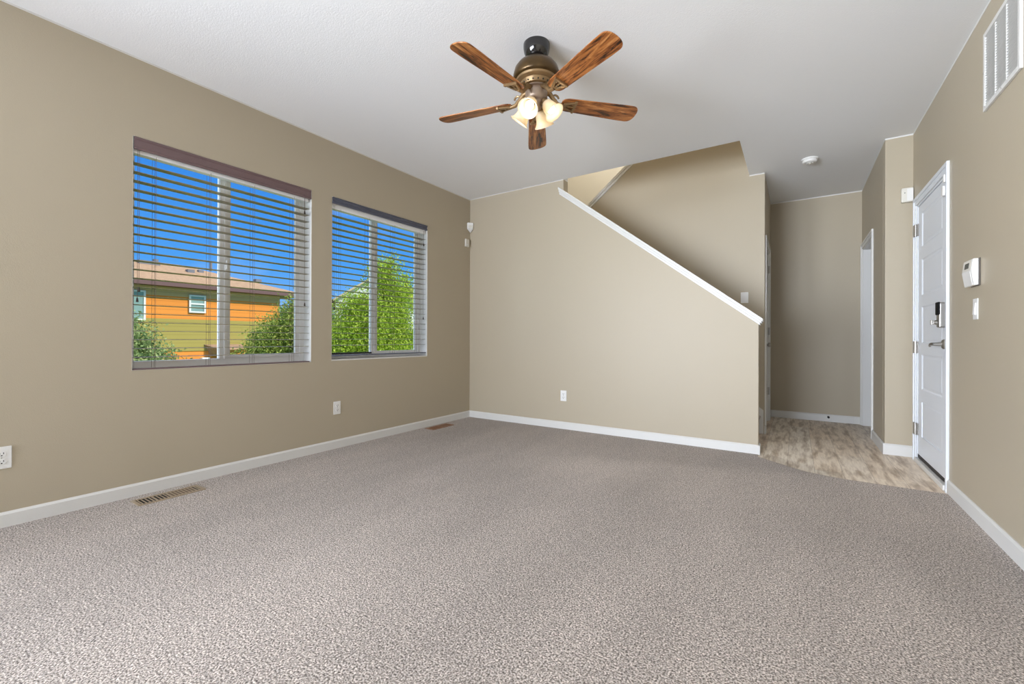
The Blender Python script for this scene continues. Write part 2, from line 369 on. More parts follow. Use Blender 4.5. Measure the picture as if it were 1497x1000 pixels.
# ------------------------------------------------------------------ walls
W1 = (0.955, 2.147, 0.783, 2.247)   # y0,y1,z0,z1
W2 = (2.338, 3.533, 0.785, 2.250)
bm = bm_new()
xa, xb = XL - TW, XL
def wl_(y0, y1, z0, z1): bx(bm, xa, xb, y0, y1, z0, z1)
wl_(YR - TW, -3.85, -0.15, H); wl_(-3.85, -1.55, 2.15, H); wl_(-3.85, -1.55, -0.15, 0.0); wl_(-1.55, W1[0], -0.15, H); wl_(W1[1], W2[0], -0.15, H); wl_(W2[1], 4.40, -0.15, H)
wl_(W1[0], W1[1], -0.15, W1[2]); wl_(W1[0], W1[1], W1[3], H)
wl_(W2[0], W2[1], -0.15, W2[2]); wl_(W2[0], W2[1], W2[3], H)
wl_(4.40, 6.6, -0.15, 5.4); wl_(YR - TW, 4.40, H, H + 0.2)
bmesh.ops.remove_doubles(bm, verts=bm.verts, dist=0.0001)
struct('wall_left', bm, M['wall'])

# back wall: full height on the left, then the sloped half wall beside the stairs
capz = lambda x: 1.128 + (x + 0.245) * -0.763      # underside line of the cap
bm = bm_new()
prism(bm, [(XL - 0.01, -0.15), (XW, -0.15), (XW, capz(XW)), (XE, capz(XE)), (XE, H), (XL - 0.01, H)], 'Y', YB, YB + 0.108)
struct('wall_back', bm, M['wall'])
# white sloped cap with small moulding below
ang = math.atan(0.763)
bm = bm_new()
x0, x1 = -2.195, -0.232
def capseg(zo0, zo1, ya, yb, xs, xe):
    prism(bm, [(xs, capz(xs) + zo0), (xe, capz(xe) + zo0), (xe, capz(xe) + zo1), (xs, capz(xs) + zo1)], 'Y', ya, yb)
capseg(0.022, 0.050, YB - 0.026, YB + 0.134, x0, x1)
capseg(0.0, 0.022, YB - 0.017, YB + 0.125, x0 + 0.004, x1 - 0.010)
capseg(-0.024, 0.0, YB - 0.009, YB + 0.117, x0 + 0.008, x1 - 0.022)
struct('trim_1', bm, M['trim'], bevel=0.003)

# wall behind the first flight: top slopes with the second flight
rz = lambda x: 2.66 + 0.805 * (x + 2.26)
bm = bm_new()
prism(bm, [(XL - 0.01, -0.15), (XHL, -0.15), (XHL, rz(XHL)), (-2.75, rz(-2.75)), (XL - 0.01, rz(-2.75))], 'Y', YS, YS + 0.11)
struct('wall_stairs', bm, M['wall'])
bm = bm_new()
def rseg(z0, z1, ya, yb):
    prism(bm, [(-2.9, rz(-2.9) + z0), (XHL, rz(XHL) + z0), (XHL, rz(XHL) + z1), (-2.9, rz(-2.9) + z1)], 'Y', ya, yb)
rseg(0.035, 0.075, YS - 0.022, YS + 0.13); rseg(0.0, 0.035, YS - 0.012, YS + 0.12)
struct('trim_2', bm, M['trim'], bevel=0.003)
# upstairs enclosure
bm = bm_new()
bx(bm, XL - 0.01, 1.0, 6.503, 6.66, -0.15, 5.4)
struct('wall_hall_end', bm, M['wall'])
bm = bm_new()
bx(bm, XL, 0.9, 6.40, 6.50, H + 0.02, 5.3)
struct('wall_landing', bm, M['cream'])
bm = bm_new(); bx(bm, -0.20, -0.10, 4.30, 6.40, H + 0.20, 5.3); struct('wall_upstairs_right', bm, M['cream'])
bm = bm_new(); bx(bm, XL, -0.10, 4.29, 4.40, H + 0.20, 5.3); struct('wall_upstairs_front', bm, M['wall'])
bm = bm_new(); bx(bm, XL - TW, 1.0, 4.28, 6.66, 5.3, 5.45); struct('ceiling_upstairs', bm, M['ceiling'])

# hall left wall with closet door
D2 = (5.375, 6.155, 2.04)
bm = bm_new()
bx(bm, XHL - 0.12, XHL, YS + 0.11, D2[0], -0.15, H); bx(bm, XHL - 0.12, XHL, D2[1], 6.503, -0.15, H)
bx(bm, XHL - 0.12, XHL, D2[0], D2[1], D2[2], H)
struct('wall_hall_left', bm, M['wall'])
# hall right wall with cased opening, and the bump next to the front door
O3 = (5.66, 6.43, 2.045)
bm = bm_new()
bx(bm, XHR, XHR + 0.125, YN + 0.1, O3[0], -0.15, H); bx(bm, XHR, XHR + 0.125, O3[1], 6.503, -0.15, H)
bx(bm, XHR, XHR + 0.125, O3[0], O3[1], O3[2], H)
struct('wall_hall_right', bm, M['wall'])
bm = bm_new(); bx(bm, XHR, XR + 0.2, YN, YN + 0.1, -0.15, H)
struct('wall_entry', bm, M['wall'], bevel=0.008)
# little room past the opening
bm = bm_new()
bx(bm, XHR + 0.125, 3.0, 5.0, 5.10, -0.15, H); bx(bm, 2.6, 2.75, 5.1, 7.2, -0.15, H); bx(bm, XHR + 0.125, 3.0, 7.0, 7.2, -0.15, H)
bx(bm, 1.0, 1.01, 6.5, 7.1, -0.15, H)
struct('wall_side_room', bm, M['wall'])
# right wall with the front door
D1 = (3.962, 4.805, 2.095)
bm = bm_new()
bx(bm, XR, XR + TW, YR - TW, D1[0], -0.15, H); bx(bm, XR, XR + TW, D1[1], YN + 0.01, -0.15, H); bx(bm, XR, XR + TW, D1[0], D1[1], D1[2], H)
bmesh.ops.remove_doubles(bm, verts=bm.verts, dist=0.0001)
struct('wall_right', bm, M['wall'])
# rear wall with patio door opening and window opening (behind the camera)
bm = bm_new()
ya, yb = YR - TW, YR
for x0_, x1_, z0_, z1_ in ((XL, -3.1, -0.15, H), (-0.9, XR, -0.15, H), (-3.1, -0.9, 2.15, H), (-3.1, -0.9, -0.15, 0.0)):
    bx(bm, x0_, x1_, ya, yb, z0_, z1_)
struct('wall_rear', bm, M['wall'])
bm = bm_new()
for x0_, x1_, z0_, z1_ in ((-3.1, -3.04, 0, 2.15), (-0.96, -0.9, 0, 2.15), (-2.04, -1.96, 0, 2.15), (-3.04, -0.96, 2.08, 2.15), (-3.04, -0.96, 0, 0.07)):
    bx(bm, x0_, x1_, ya + 0.03, ya + 0.09, z0_, z1_)
struct('door_3', bm, M['vinyl'])
bm = bm_new()
for y0_, y1_, z0_, z1_ in ((-3.85, -3.79, 0, 2.15), (-1.61, -1.55, 0, 2.15), (-2.74, -2.66, 0, 2.15), (-3.79, -1.61, 2.08, 2.15), (-3.79, -1.61, 0, 0.07)):
    bx(bm, XL - 0.13, XL - 0.07, y0_, y1_, z0_, z1_)
struct('added_door', bm, M['vinyl'])  # unseen frame for an opening added to let the fill light in

# ceiling with the stairwell opening
bm = bm_new()
zt = H + 0.2
bx(bm, XL - 0.001, XR + TW, YR - TW, YB, H, zt)
bx(bm, XL - 0.001, XE, YB, YB + 0.108, H, zt)
bx(bm, XO, XR + TW, YB, YS, H, zt)
bx(bm, XHL - 0.0, XR + TW + 0.0, YS, 6.503, H, zt); bx(bm, XO, XHL, YS, YS + 0.11, H, zt)
bx(bm, XR + TW, 3.0, 4.9, 7.2, H, zt); bx(bm, XHR, XR + TW, 6.503, 7.2, H, zt)
bmesh.ops.remove_doubles(bm, verts=bm.verts, dist=0.0001)
struct('ceiling', bm, M['ceiling'])

# thin pale strips standing in for a bright halo along the ceiling line
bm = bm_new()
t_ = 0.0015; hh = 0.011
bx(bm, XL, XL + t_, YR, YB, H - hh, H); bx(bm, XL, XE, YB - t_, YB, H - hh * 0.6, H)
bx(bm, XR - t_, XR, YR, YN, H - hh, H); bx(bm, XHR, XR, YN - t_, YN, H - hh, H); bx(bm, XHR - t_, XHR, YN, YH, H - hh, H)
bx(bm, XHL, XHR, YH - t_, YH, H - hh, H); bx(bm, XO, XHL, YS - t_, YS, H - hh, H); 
struct('ceiling_halo_strip', bm, M['trim'])

# ------------------------------------------------------------------ baseboards
def baseboard(name, segs, hgt=0.078, t=0.013):
    """segs: (axis, wall coord, inward sign, a, b)"""
    bm = bm_new()
    for ax, c, s, a, b in segs:
        prof = [(c, -0.005), (c + s * t, -0.005), (c + s * t, hgt - 0.012), (c + s * t * 0.55, hgt - 0.004), (c + s * t * 0.4, hgt), (c, hgt)]
        if ax == 'Y': prism(bm, prof, 'Y', a, b)                # runs along Y, wall at x=c
        else: prism(bm, prof, 'X', a, b)                        # runs along X, wall at y=c
    return struct(name, bm, M['trim'])
baseboard('baseboard_left', [('Y', XL, 1, -1.55, YB)])
baseboard('baseboard_back', [('X', YB, -1, XL, XW + 0.012), ('Y', XW, 1, YB - 0.0127, YB + 0.108)])
baseboard('baseboard_right', [('Y', XR, -1, YR, 3.900)], hgt=0.086)
baseboard('baseboard_entry', [('X', YN, -1, XHR - 0.013, XR), ('Y', XHR, -1, YN - 0.0127, 5.602)], hgt=0.09)
baseboard('baseboard_hall', [('X', YH, -1, XHL, XHR), ('Y', XHL, 1, 6.215, YH), ('Y', XHL, 1, YS, 5.31)], hgt=0.082)

# ------------------------------------------------------------------ windows
def window(n, y0, y1, z0, z1, ymul):
    XG = XL - 0.105           # inner face of the vinyl frame
    # painted sill board and reveals
    bm = bm_new()
    fw = 0.040
    bx(bm, XG - 0.05, XG, y0, y0 + fw, z0, z1); bx(bm, XG - 0.05, XG, y1 - fw, y1, z0, z1)
    bx(bm, XG - 0.05, XG, y0 + fw, y1 - fw, z0, z0 + fw + 0.012); bx(bm, XG - 0.05, XG, y0 + fw, y1 - fw, z1 - fw, z1)
    w = struct('window_%d' % n, bm, M['vinyl'], bevel=0.003)
    bm = bm_new()             # fixed meeting rail
    bx(bm, XG - 0.044, XG - 0.004, ymul - 0.036, ymul + 0.036, z0 + fw + 0.012, z1 - fw)
    bx(bm, XG - 0.004, XG + 0.006, ymul - 0.008, ymul + 0.006, z0 + fw + 0.012, z1 - fw)
    struct('meeting_rail', bm, M['vinyl'], w, bevel=0.002)
    bm = bm_new()             # sliding sash on the far half
    a, b = ymul + 0.036, y1 - fw; s = 0.035; zz0, zz1 = z0 + fw + 0.012, z1 - fw
    bx(bm, XG - 0.036, XG - 0.010, b - s, b, zz0, zz1)
    bx(bm, XG - 0.036, XG - 0.010, a, b - s, zz0, zz0 + 0.022); bx(bm, XG - 0.036, XG - 0.010, a, b - s, zz1 - 0.02, zz1)
    struct('sash', bm, M['vinyl'], w, bevel=0.002)
    bm = bm_new(); bx(bm, XG - 0.030, XG - 0.025, y0 + fw * 0.5, y1 - fw * 0.5, z0 + 0.03, z1 - 0.02)
    struct('glass_pane', bm, M['glass'], w)
    bm = bm_new()             # latch on meeting rail
    bx(bm, XG + 0.006, XG + 0.020, ymul - 0.010, ymul + 0.010, z0 + 0.70, z0 + 0.75); bx(bm, XG + 0.012, XG + 0.032, ymul - 0.004, ymul + 0.004, z0 + 0.715, z0 + 0.78)
    struct('latch', bm, M['vinyl'], w, bevel=0.002)
    bm = bm_new()             # white painted jamb liner and sill inside the reveal
    tt = 0.004
    bx(bm, XG, XL - 0.002, y1 - tt, y1, z0, z1); bx(bm, XG, XL - 0.002, y0, y0 + tt, z0, z1)
    bx(bm, XG, XL - 0.002, y0, y1, z1 - tt, z1)
    struct('jamb_liner', bm, M['trim'], w)
    bm = bm_new(); bx(bm, XG, XL - 0.001, y0 + 0.004, y1 - 0.004, z0, z0 + (0.001 if n == 1 else 0.012))
    struct('window_sill', bm, M['trim'], w)
    return w
window(1, *W1, 1.526)
window(2, *W2, 2.893)

def blind(label, y0, y1, z0, z1, valance_h, mv, ms, first, n, botz, ladders, tassels, tilts, group='horizontal blinds on the left wall windows', blackbar=False):
    a, b = y0 + 0.006, y1 - 0.007
    r = thing('window_blind', label, 'blind', (XL - 0.04, (y0 + y1) / 2, z0 + 0.014), group)
    bm = bm_new()       # moulded valance board with short returns
    zt_ = z1 - 0.003
    prof = [(XL + 0.006, zt_), (XL + 0.008, zt_ - 0.012), (XL + 0.002, zt_ - 0.02), (XL + 0.002, zt_ - valance_h + 0.02), (XL + 0.008, zt_ - valance_h + 0.012), (XL + 0.006, zt_ - valance_h), (XL - 0.008, zt_ - valance_h), (XL - 0.008, zt_)]
    prism(bm, prof, 'Y', a + 0.002, b - 0.001)
    bx(bm, XL - 0.05, XL - 0.008, b - 0.008, b - 0.001, zt_ - valance_h, zt_)
    sub('valance', bm, mv, r, bevel=0.0015)
    bm = bm_new(); bx(bm, XL - 0.070, XL - 0.018, a + 0.004, b - 0.012, zt_ - 0.098, zt_ - 0.004 - 0.03)
    sub('headrail', bm, M['vinyl'], r, bevel=0.002)
    bm = bm_new()
    for i in range(n):
        z = first - i * 0.0557
        xs = [XL - 0.078 + 0.062 * k / 4 for k in range(5)]
        top = [(x, z + 0.0012 * (1 - ((x - XL + 0.047) / 0.031) ** 2) + 0.0012) for x in xs]
        bot = [(x, q - 0.0028) for x, q in top[::-1]]
        prism(bm, top + bot, 'Y', a + 0.003, b - 0.005)
    sub('slats', bm, ms, r)
    bm = bm_new(); bx(bm, XL - 0.075, XL - 0.004, a + 0.003, b - 0.005, botz, botz + 0.009)
    sub('bottom_rail', bm, mv if not blackbar else M['rubber'], r, bevel=0.002)
    for y in ladders:
        bm = bm_new()
        for xx in (XL - 0.080, XL - 0.014): tube(bm, [(xx, y, botz + 0.008), (xx, y, zt_ - 0.09)], 0.0009, 5)
        tube(bm, [(XL - 0.047, y + 0.004, botz + 0.008), (XL - 0.047, y + 0.004, zt_ - 0.09)], 0.0010, 5)
        for i in range(n):
            z = first - i * 0.0557 - 0.003
            tube(bm, [(XL - 0.080, y, z), (XL - 0.014, y, z)], 0.0007, 4)
        sub('ladder_cord', bm, M['cord'], r)
    for j, lst in enumerate((tassels, tilts)):
        for (y, z) in lst:
            bm = bm_new(); tube(bm, [(XL - 0.010, y, z), (XL - 0.010, y, zt_ - 0.07)], 0.0012, 5)
            c = sub('lift_cord' if j == 0 else 'tilt_cord', bm, M['cord'], r)
            bm = bm_new(); lathe(bm, [(0.0015, 0.030), (0.004, 0.024), (0.0065, 0.006), (0.0075, 0.002), (0.006, 0), (0.001, -0.001)], 12, Matrix.Translation((XL - 0.010 + (0.003 if j else 0), y, z - 0.028)))
            sub('tassel', bm, M['tassel'], c, smooth=True)
    return r
blind('mauve valance blind with open olive slats on the window showing the orange house', *W1, 0.078, M['blind_mauve'], M['slat'], 2.088, 23, W1[2] + 0.0015,
      [1.079, 1.392, 1.688, 2.001], [(0.992, 1.305), (0.984, 1.240)], [(2.088, 2.06), (2.090, 1.285)])
blind('slate blue valance blind with open grey slats on the window nearer the corner', *W2, 0.056, M['blind_slate'], M['slat_grey'], 2.092, 22, W2[2] + 0.040,
      [2.437, 2.754, 3.071, 3.42], [(2.357, 1.330), (2.371, 1.268)], [(3.482, 2.04), (3.478, 1.225)])
bm = bm_new(); bx(bm, XL - 0.135, XL - 0.100, W2[0] + 0.03, 2.855, W2[2] + 0.052, W2[2] + 0.066)
sc = struct('screen_bar', bm, M['rubber'], bpy.data.objects['window_2'])

# ------------------------------------------------------------------ doors
def door_casing(name, plane, s, y0, y1, ztop, w, t=0.016, z0=-0.006, ztopw=None, depth=0.13):
    """casing on a wall of constant x; s = direction into the room. w = casing width"""
    bm = bm_new(); x0_, x1_ = sorted((plane, plane + s * t)); xa_, xb_ = sorted((plane, plane + s * t * 0.55))
    def leg(ya_, yb_, inner):
        # stepped moulding: thick outer bead, thinner inner field
        m1 = ya_ + (yb_ - ya_) * 0.42
        if inner == 'hi': bx(bm, x0_, x1_, ya_, m1, z0, ztop + w * 0.58); bx(bm, xa_, xb_, m1, yb_, z0, ztop)
        else:
            m1 = yb_ - (yb_ - ya_) * 0.42
            bx(bm, x0_, x1_, m1, yb_, z0, ztop + w * 0.58); bx(bm, xa_, xb_, ya_, m1, z0, ztop)
    leg(y0 - w, y0, 'hi'); leg(y1, y1 + w, 'lo')
    bx(bm, x0_, x1_, y0 - w, y1 + w, ztop + w * 0.58, ztop + w); bx(bm, xa_, xb_, y0 - w * 0.58, y1 + w * 0.58, ztop, ztop + w * 0.58)
    # jamb
    d0, d1 = sorted((plane, plane - s * depth))
    bx(bm, d0, d1, y0, y0 + 0.016, z0, ztop); bx(bm, d0, d1, y1 - 0.016, y1, z0, ztop); bx(bm, d0, d1, y0 + 0.016, y1 - 0.016, ztop - 0.016, ztop)
    return bm

def panel_slab(plane, s, y0, y1, z0, z1, thick, panels):
    """slab with recessed, raised-field panels on the room face (constant x). panels: (ya,yb,za,zb)"""
    bm = bm_new()
    ys = sorted({y0, y1} | {p[0] for p in panels} | {p[1] for p in panels}); zs = sorted({z0, z1} | {p[2] for p in panels} | {p[3] for p in panels})
    g = {(i, j): bm.verts.new((plane, y, z)) for i, y in enumerate(ys) for j, z in enumerate(zs)}
    pf = []
    for i in range(len(ys) - 1):
        for j in range(len(zs) - 1):
            f = bm.faces.new((g[i, j], g[i + 1, j], g[i + 1, j + 1], g[i, j + 1]))
            cy_, cz_ = (ys[i] + ys[i + 1]) / 2, (zs[j] + zs[j + 1]) / 2
            if any(p[0] < cy_ < p[1] and p[2] < cz_ < p[3] for p in panels): pf.append(f)
    bk = plane - s * thick
    c = [bm.verts.new((bk, y, z)) for y, z in ((y0, z0), (y1, z0), (y1, z1), (y0, z1))]
    bm.faces.new(c)
    per = [[g[i, 0] for i in range(len(ys))], [g[len(ys) - 1, j] for j in range(len(zs))], [g[i, len(zs) - 1] for i in range(len(ys) - 1, -1, -1)], [g[0, j] for j in range(len(zs) - 1, -1, -1)]]
    for k, line in enumerate(per): bm.faces.new(line + [c[(k + 1) % 4], c[k]])
    for f in pf:
        for th, dx in ((0.010, -0.007), (0.006, 0.0), (0.016, 0.004)):
            bmesh.ops.inset_individual(bm, faces=[f], thickness=th, use_even_offset=True)
            for v in f.verts: v.co.x += s * dx
    return bm

# front door (door_1) in the right wall, closed
d1 = bm_new()
y0, y1, zt1 = D1
bmc = door_casing('c', XR, -1, y0, y1, zt1, 0.062, depth=TW)
fd = struct('door_1', bmc, M['door'], bevel=0.002)
s0, s1 = y0 + 0.018, y1 - 0.018
pl = [(s0 + 0.115, s1 - 0.115, a, b) for a, b in ((1.735, 2.005), (1.345, 1.635), (0.965, 1.255), (0.595, 0.875), (0.215, 0.495))]
fs = struct('door_slab', panel_slab(XR + 0.006, -1, s0, s1, 0.060, zt1 - 0.020, 0.044, pl), M['door'], fd)
bm = bm_new(); bx(bm, XR + 0.004, XR + 0.05, s0, s1, 0.034, 0.060)
struct('door_sweep', bm, M['rubber'], fd)
bm = bm_new(); bx(bm, XR - 0.018, XR + TW, y0 - 0.0, y1 + 0.0, -0.006, 0.030)
struct('threshold', bm, M['trim'], fd, bevel=0.004)
for z in (1.89, 0.93, 0.262):
    bm = bm_new(); tube(bm, [(XR - 0.010, s1 + 0.004, z - 0.05), (XR - 0.010, s1 + 0.004, z + 0.05)], 0.0075, 10)
    bx(bm, XR - 0.002, XR + 0.001, s1 + 0.004, s1 + 0.040, z - 0.048, z + 0.048); bx(bm, XR + 0.000, XR + 0.0045, s1 - 0.028, s1 + 0.004, z - 0.048, z + 0.048)
    bx(bm, XR - 0.017, XR - 0.015, s1 + 0.012, s1 + 0.062, z - 0.048, z + 0.048)
    struct('hinge', bm, M['nickel'], fd)
# smart deadbolt: black glass keypad over a nickel body with thumb turn
yl = s0 + 0.062
bm = bm_new(); bx(bm, XR - 0.028, XR + 0.006, yl - 0.034, yl + 0.034, 1.075, 1.245)
lk = struct('deadbolt', bm, M['nickel'], fd, bevel=0.008)
lk['label'] = 'nickel deadbolt body with black upper cover'
bm = bm_new(); bx(bm, XR - 0.034, XR - 0.020, yl - 0.035, yl + 0.035, 1.160, 1.248)
struct('black_cover', bm, M['matte_black'], lk, bevel=0.006)
bm = bm_new(); lathe(bm, [(0.016, 0), (0.016, 0.012), (0.009, 0.016), (0.009, 0.022)], 20, Matrix.Translation((XR - 0.028, yl, 1.110)) @ Matrix.Rotation(-PI / 2, 4, 'Y'))
bx(bm, XR - 0.062, XR - 0.044, yl - 0.006, yl + 0.018, 1.094, 1.126)
struct('thumb_turn', bm, M['nickel'], lk, bevel=0.002)
bm = bm_new(); T = Matrix.Translation((XR + 0.006, yl, 0.962)) @ Matrix.Rotation(-PI / 2, 4, 'Y')
lathe(bm, [(0.033, 0), (0.033, 0.006), (0.028, 0.012), (0.014, 0.016), (0.011, 0.055), (0.012, 0.060), (0.002, 0.062)], 24, T)
tube(bm, [(XR - 0.046, yl, 0.962), (XR - 0.052, yl + 0.03, 0.964), (XR - 0.050, yl + 0.07, 0.960), (XR - 0.046, yl + 0.105, 0.952), (XR - 0.044, yl + 0.118, 0.946)], [0.010, 0.0095, 0.0085, 0.008, 0.006], 12)
struct('lever_handle', bm, M['nickel'], fd, smooth=True)

# closet door (door_2) in the left hall wall
y0, y1, zt2 = D2
cd2 = struct('door_2', door_casing('c', XHL, 1, y0, y1, zt2, 0.057, depth=0.12), M['trim'], bevel=0.002)
s0, s1 = y0 + 0.018, y1 - 0.018
pl = [(s0 + 0.11, s1 - 0.11, a, b) for a, b in ((1.70, 1.93), (1.33, 1.60), (0.96, 1.23), (0.59, 0.86), (0.20, 0.49))]
struct('door_slab', panel_slab(XHL - 0.016, 1, s0, s1, 0.006, zt2 - 0.018, 0.036, pl), M['trim'], cd2)
for z in (1.84, 1.09, 0.36):
    bm = bm_new(); tube(bm, [(XHL + 0.002, s1 + 0.004, z - 0.045), (XHL + 0.002, s1 + 0.004, z + 0.045)], 0.0085, 10)
    bx(bm, XHL - 0.016, XHL - 0.012, s1 - 0.03, s1 + 0.002, z - 0.045, z + 0.045)
    struct('hinge', bm, M['nickel'], cd2)
bm = bm_new(); T = Matrix.Translation((XHL - 0.016, s0 + 0.06, 0.93)) @ Matrix.Rotation(PI / 2, 4, 'Y')
lathe(bm, [(0.030, 0), (0.030, 0.005), (0.012, 0.010), (0.011, 0.035), (0.024, 0.045), (0.026, 0.055), (0.018, 0.066), (0.002, 0.068)], 24, T)
struct('door_knob', bm, M['nickel'], cd2, smooth=True)

# cased opening in the right hall wall
struct('trim_5', door_casing('c', XHR, -1, O3[0], O3[1], O3[2], 0.057, depth=0.125), M['trim'], bevel=0.002)

# ------------------------------------------------------------------ stairs (bottom steps, carpeted) with skirt board
st = thing('staircase', 'grey carpeted staircase rising left behind the sloped half wall', 'stairs', (-0.33, 4.83, 0.0))
bm = bm_new()
for i in range(8):
    xs = -0.325 - 0.252 * i
    z0_ = 0.19 * i
    bx(bm, xs - 0.252 * (1), xs, YB + 0.110, YS - 0.020, (z0_ if i else 0.0) - 0.0, z0_ + 0.165)
    bx(bm, xs - 0.252, xs + 0.022, YB + 0.110, YS - 0.020, z0_ + 0.165, z0_ + 0.19)
sub('steps', bm, M['carpet'], st, bevel=0.01)
bm = bm_new()
sk = lambda x: 0.245 + 0.754 * (-(x + 0.278))
prism(bm, [(-0.278, 0.0), (-0.278, 0.245), (-2.3, sk(-2.3)), (-2.3, sk(-2.3) - 0.42), (-0.62, 0.08), (-0.52, 0.0)], 'Y', YS - 0.018, YS - 0.001)
sub('skirt_board', bm, M['trim'], st)

# ------------------------------------------------------------------ outlets and switches
def plate_parts(root, kind):
    """local: x = across, y = out of the wall, z = up"""
    bm = bm_new(); bx(bm, -0.036, 0.036, 0, 0.0055, -0.058, 0.058); child('cover_plate', bm, M['plastic'], root, bevel=0.0035)
    if kind == 'outlet':
        for zc in (-0.020, 0.020):
            bm = bm_new(); lathe(bm, [(0.0168, 0), (0.0168, 0.0078), (0.016, 0.0085)], 20, Matrix.Translation((0, 0, zc)) @ Matrix.Rotation(-PI / 2, 4, 'X'))
            for v in bm.verts: v.co.z = zc + max(-0.0135, min(0.0135, v.co.z - zc))
            r = child('receptacle', bm, M['plastic'], root)
            bm = bm_new(); bx(bm, -0.0078, -0.0052, 0.0078, 0.0088, zc - 0.001, zc + 0.0085); bx(bm, 0.0052, 0.0078, 0.0078, 0.0088, zc - 0.001, zc + 0.007)
            bx(bm, -0.0028, 0.0028, 0.0078, 0.0088, zc - 0.010, zc - 0.005); child('slots', bm, M['dark'], r)
        bm = bm_new(); lathe(bm, [(0.003, 0), (0.003, 0.0065)], 10, Matrix.Rotation(-PI / 2, 4, 'X')); child('screw', bm, M['nickel'], root)
    else:
        bm = bm_new(); bx(bm, -0.0168, 0.0168, 0.004, 0.0075, -0.0335, 0.0335); child('rocker_frame', bm, M['plastic'], root, bevel=0.001)
        bm = bm_new(); bx(bm, -0.0145, 0.0145, -0.003, 0.0045, -0.0310, 0.0310, Matrix.Translation((0, 0.007, 0)) @ Matrix.Rotation(0.06, 4, 'X'))
        child('rocker', bm, M['plastic'], root, bevel=0.001)
def wall_plate(name, label, cat, loc, rotz, kind, group):
    r = thing(name, label, cat, loc, group); r.rotation_euler = (0, 0, rotz); plate_parts(r, kind); return r
go = 'white duplex outlets low on the walls'
wall_plate('wall_outlet', 'white duplex outlet on the left wall at the very left edge of the photo', 'outlet', (XL, 0.430, 0.362), -PI / 2, 'outlet', go)
wall_plate('wall_outlet', 'white duplex outlet on the left wall below the gap between the two windows', 'outlet', (XL, 2.396, 0.362), -PI / 2, 'outlet', go)
wall_plate('wall_outlet', 'white duplex outlet on the back half wall right of the corner', 'outlet', (-2.128, YB, 0.363), PI, 'outlet', go)
gs = 'white rocker light switches'
wall_plate('light_switch', 'white rocker switch above the lower end of the sloped stair cap', 'light switch', (-0.457, YS, 1.437), PI, 'switch', gs)
wall_plate('light_switch', 'white rocker switch on the right wall below the alarm keypad', 'light switch', (XR, 3.402, 1.163), PI / 2, 'switch', gs)

# ------------------------------------------------------------------ small wall devices
# corner motion sensor
r = thing('motion_sensor', 'white wedge-bottomed motion sensor up in the left back corner', 'sensor', (XL + 0.02, YB - 0.02, 2.33))
bm = bm_new()
sq = [(XL, YB - 0.062), (XL + 0.022, YB - 0.072), (XL + 0.066, YB - 0.026), (XL + 0.058, YB), (XL, YB)]
top_, mid_ = 2.437, 2.362
A = [bm.verts.new((x, y, top_)) for x, y in sq]; B = [bm.verts.new((x, y, mid_)) for x, y in sq]
tip = bm.verts.new((XL + 0.010, YB - 0.010, 2.318))
bm.faces.new(A)
for i in range(5):
    bm.faces.new((A[i], B[i], B[(i + 1) % 5], A[(i + 1) % 5])); bm.faces.new((B[i], tip, B[(i + 1) % 5]))
sub('housing', bm, M['plastic'], r, bevel=0.003)
bm = bm_new(); a_ = Vector((XL + 0.026, YB - 0.070, 0)); b_ = Vector((XL + 0.064, YB - 0.030, 0)); nn_ = Vector((1, -1, 0)).normalized() * 0.002
vs = [bm.verts.new((p.x, p.y, z)) for z in (2.372, 2.405) for p in (a_ + nn_, b_ + nn_, b_ - nn_, a_ - nn_)]
for f in ((0, 1, 2, 3), (4, 5, 6, 7), (0, 1, 5, 4), (1, 2, 6, 5), (2, 3, 7, 6), (3, 0, 4, 7)): bm.faces.new([vs[i] for i in f])
sub('lens', bm, M['almond'], r)
# small box sensor on left wall under it
r = thing('wall_sensor', 'small upright white box on the left wall just below the corner sensor', 'sensor', (XL, 4.215, 2.18))
bm = bm_new(); bx(bm, XL, XL + 0.022, 4.183, 4.247, 2.133, 2.228); sub('housing', bm, M['almond'], r, bevel=0.004)
bm = bm_new(); bx(bm, XL + 0.022, XL + 0.0235, 4.200, 4.230, 2.150, 2.163); sub('label_strip', bm, M['plastic'], r)
# chime box on the entry wall
r = thing('door_chime', 'small cream detector box on the narrow wall left of the front door top', 'detector', (0.79, YN, 2.215))
bm = bm_new(); bx(bm, 0.755, 0.831, YN - 0.040, YN, 2.160, 2.282); sub('housing', bm, M['almond'], r, bevel=0.008)
bm = bm_new(); bx(bm, 0.790, 0.8305, YN - 0.0405, YN - 0.0385, 2.170, 2.272); sub('front_cover', bm, M['plastic'], r, bevel=0.001)
bm = bm_new(); lathe(bm, [(0.0035, 0), (0.0035, 0.003)], 12, Matrix.Translation((0.776, YN - 0.039, 2.238)) @ Matrix.Rotation(PI / 2, 4, 'X')); sub('indicator', bm, M['dark'], r)
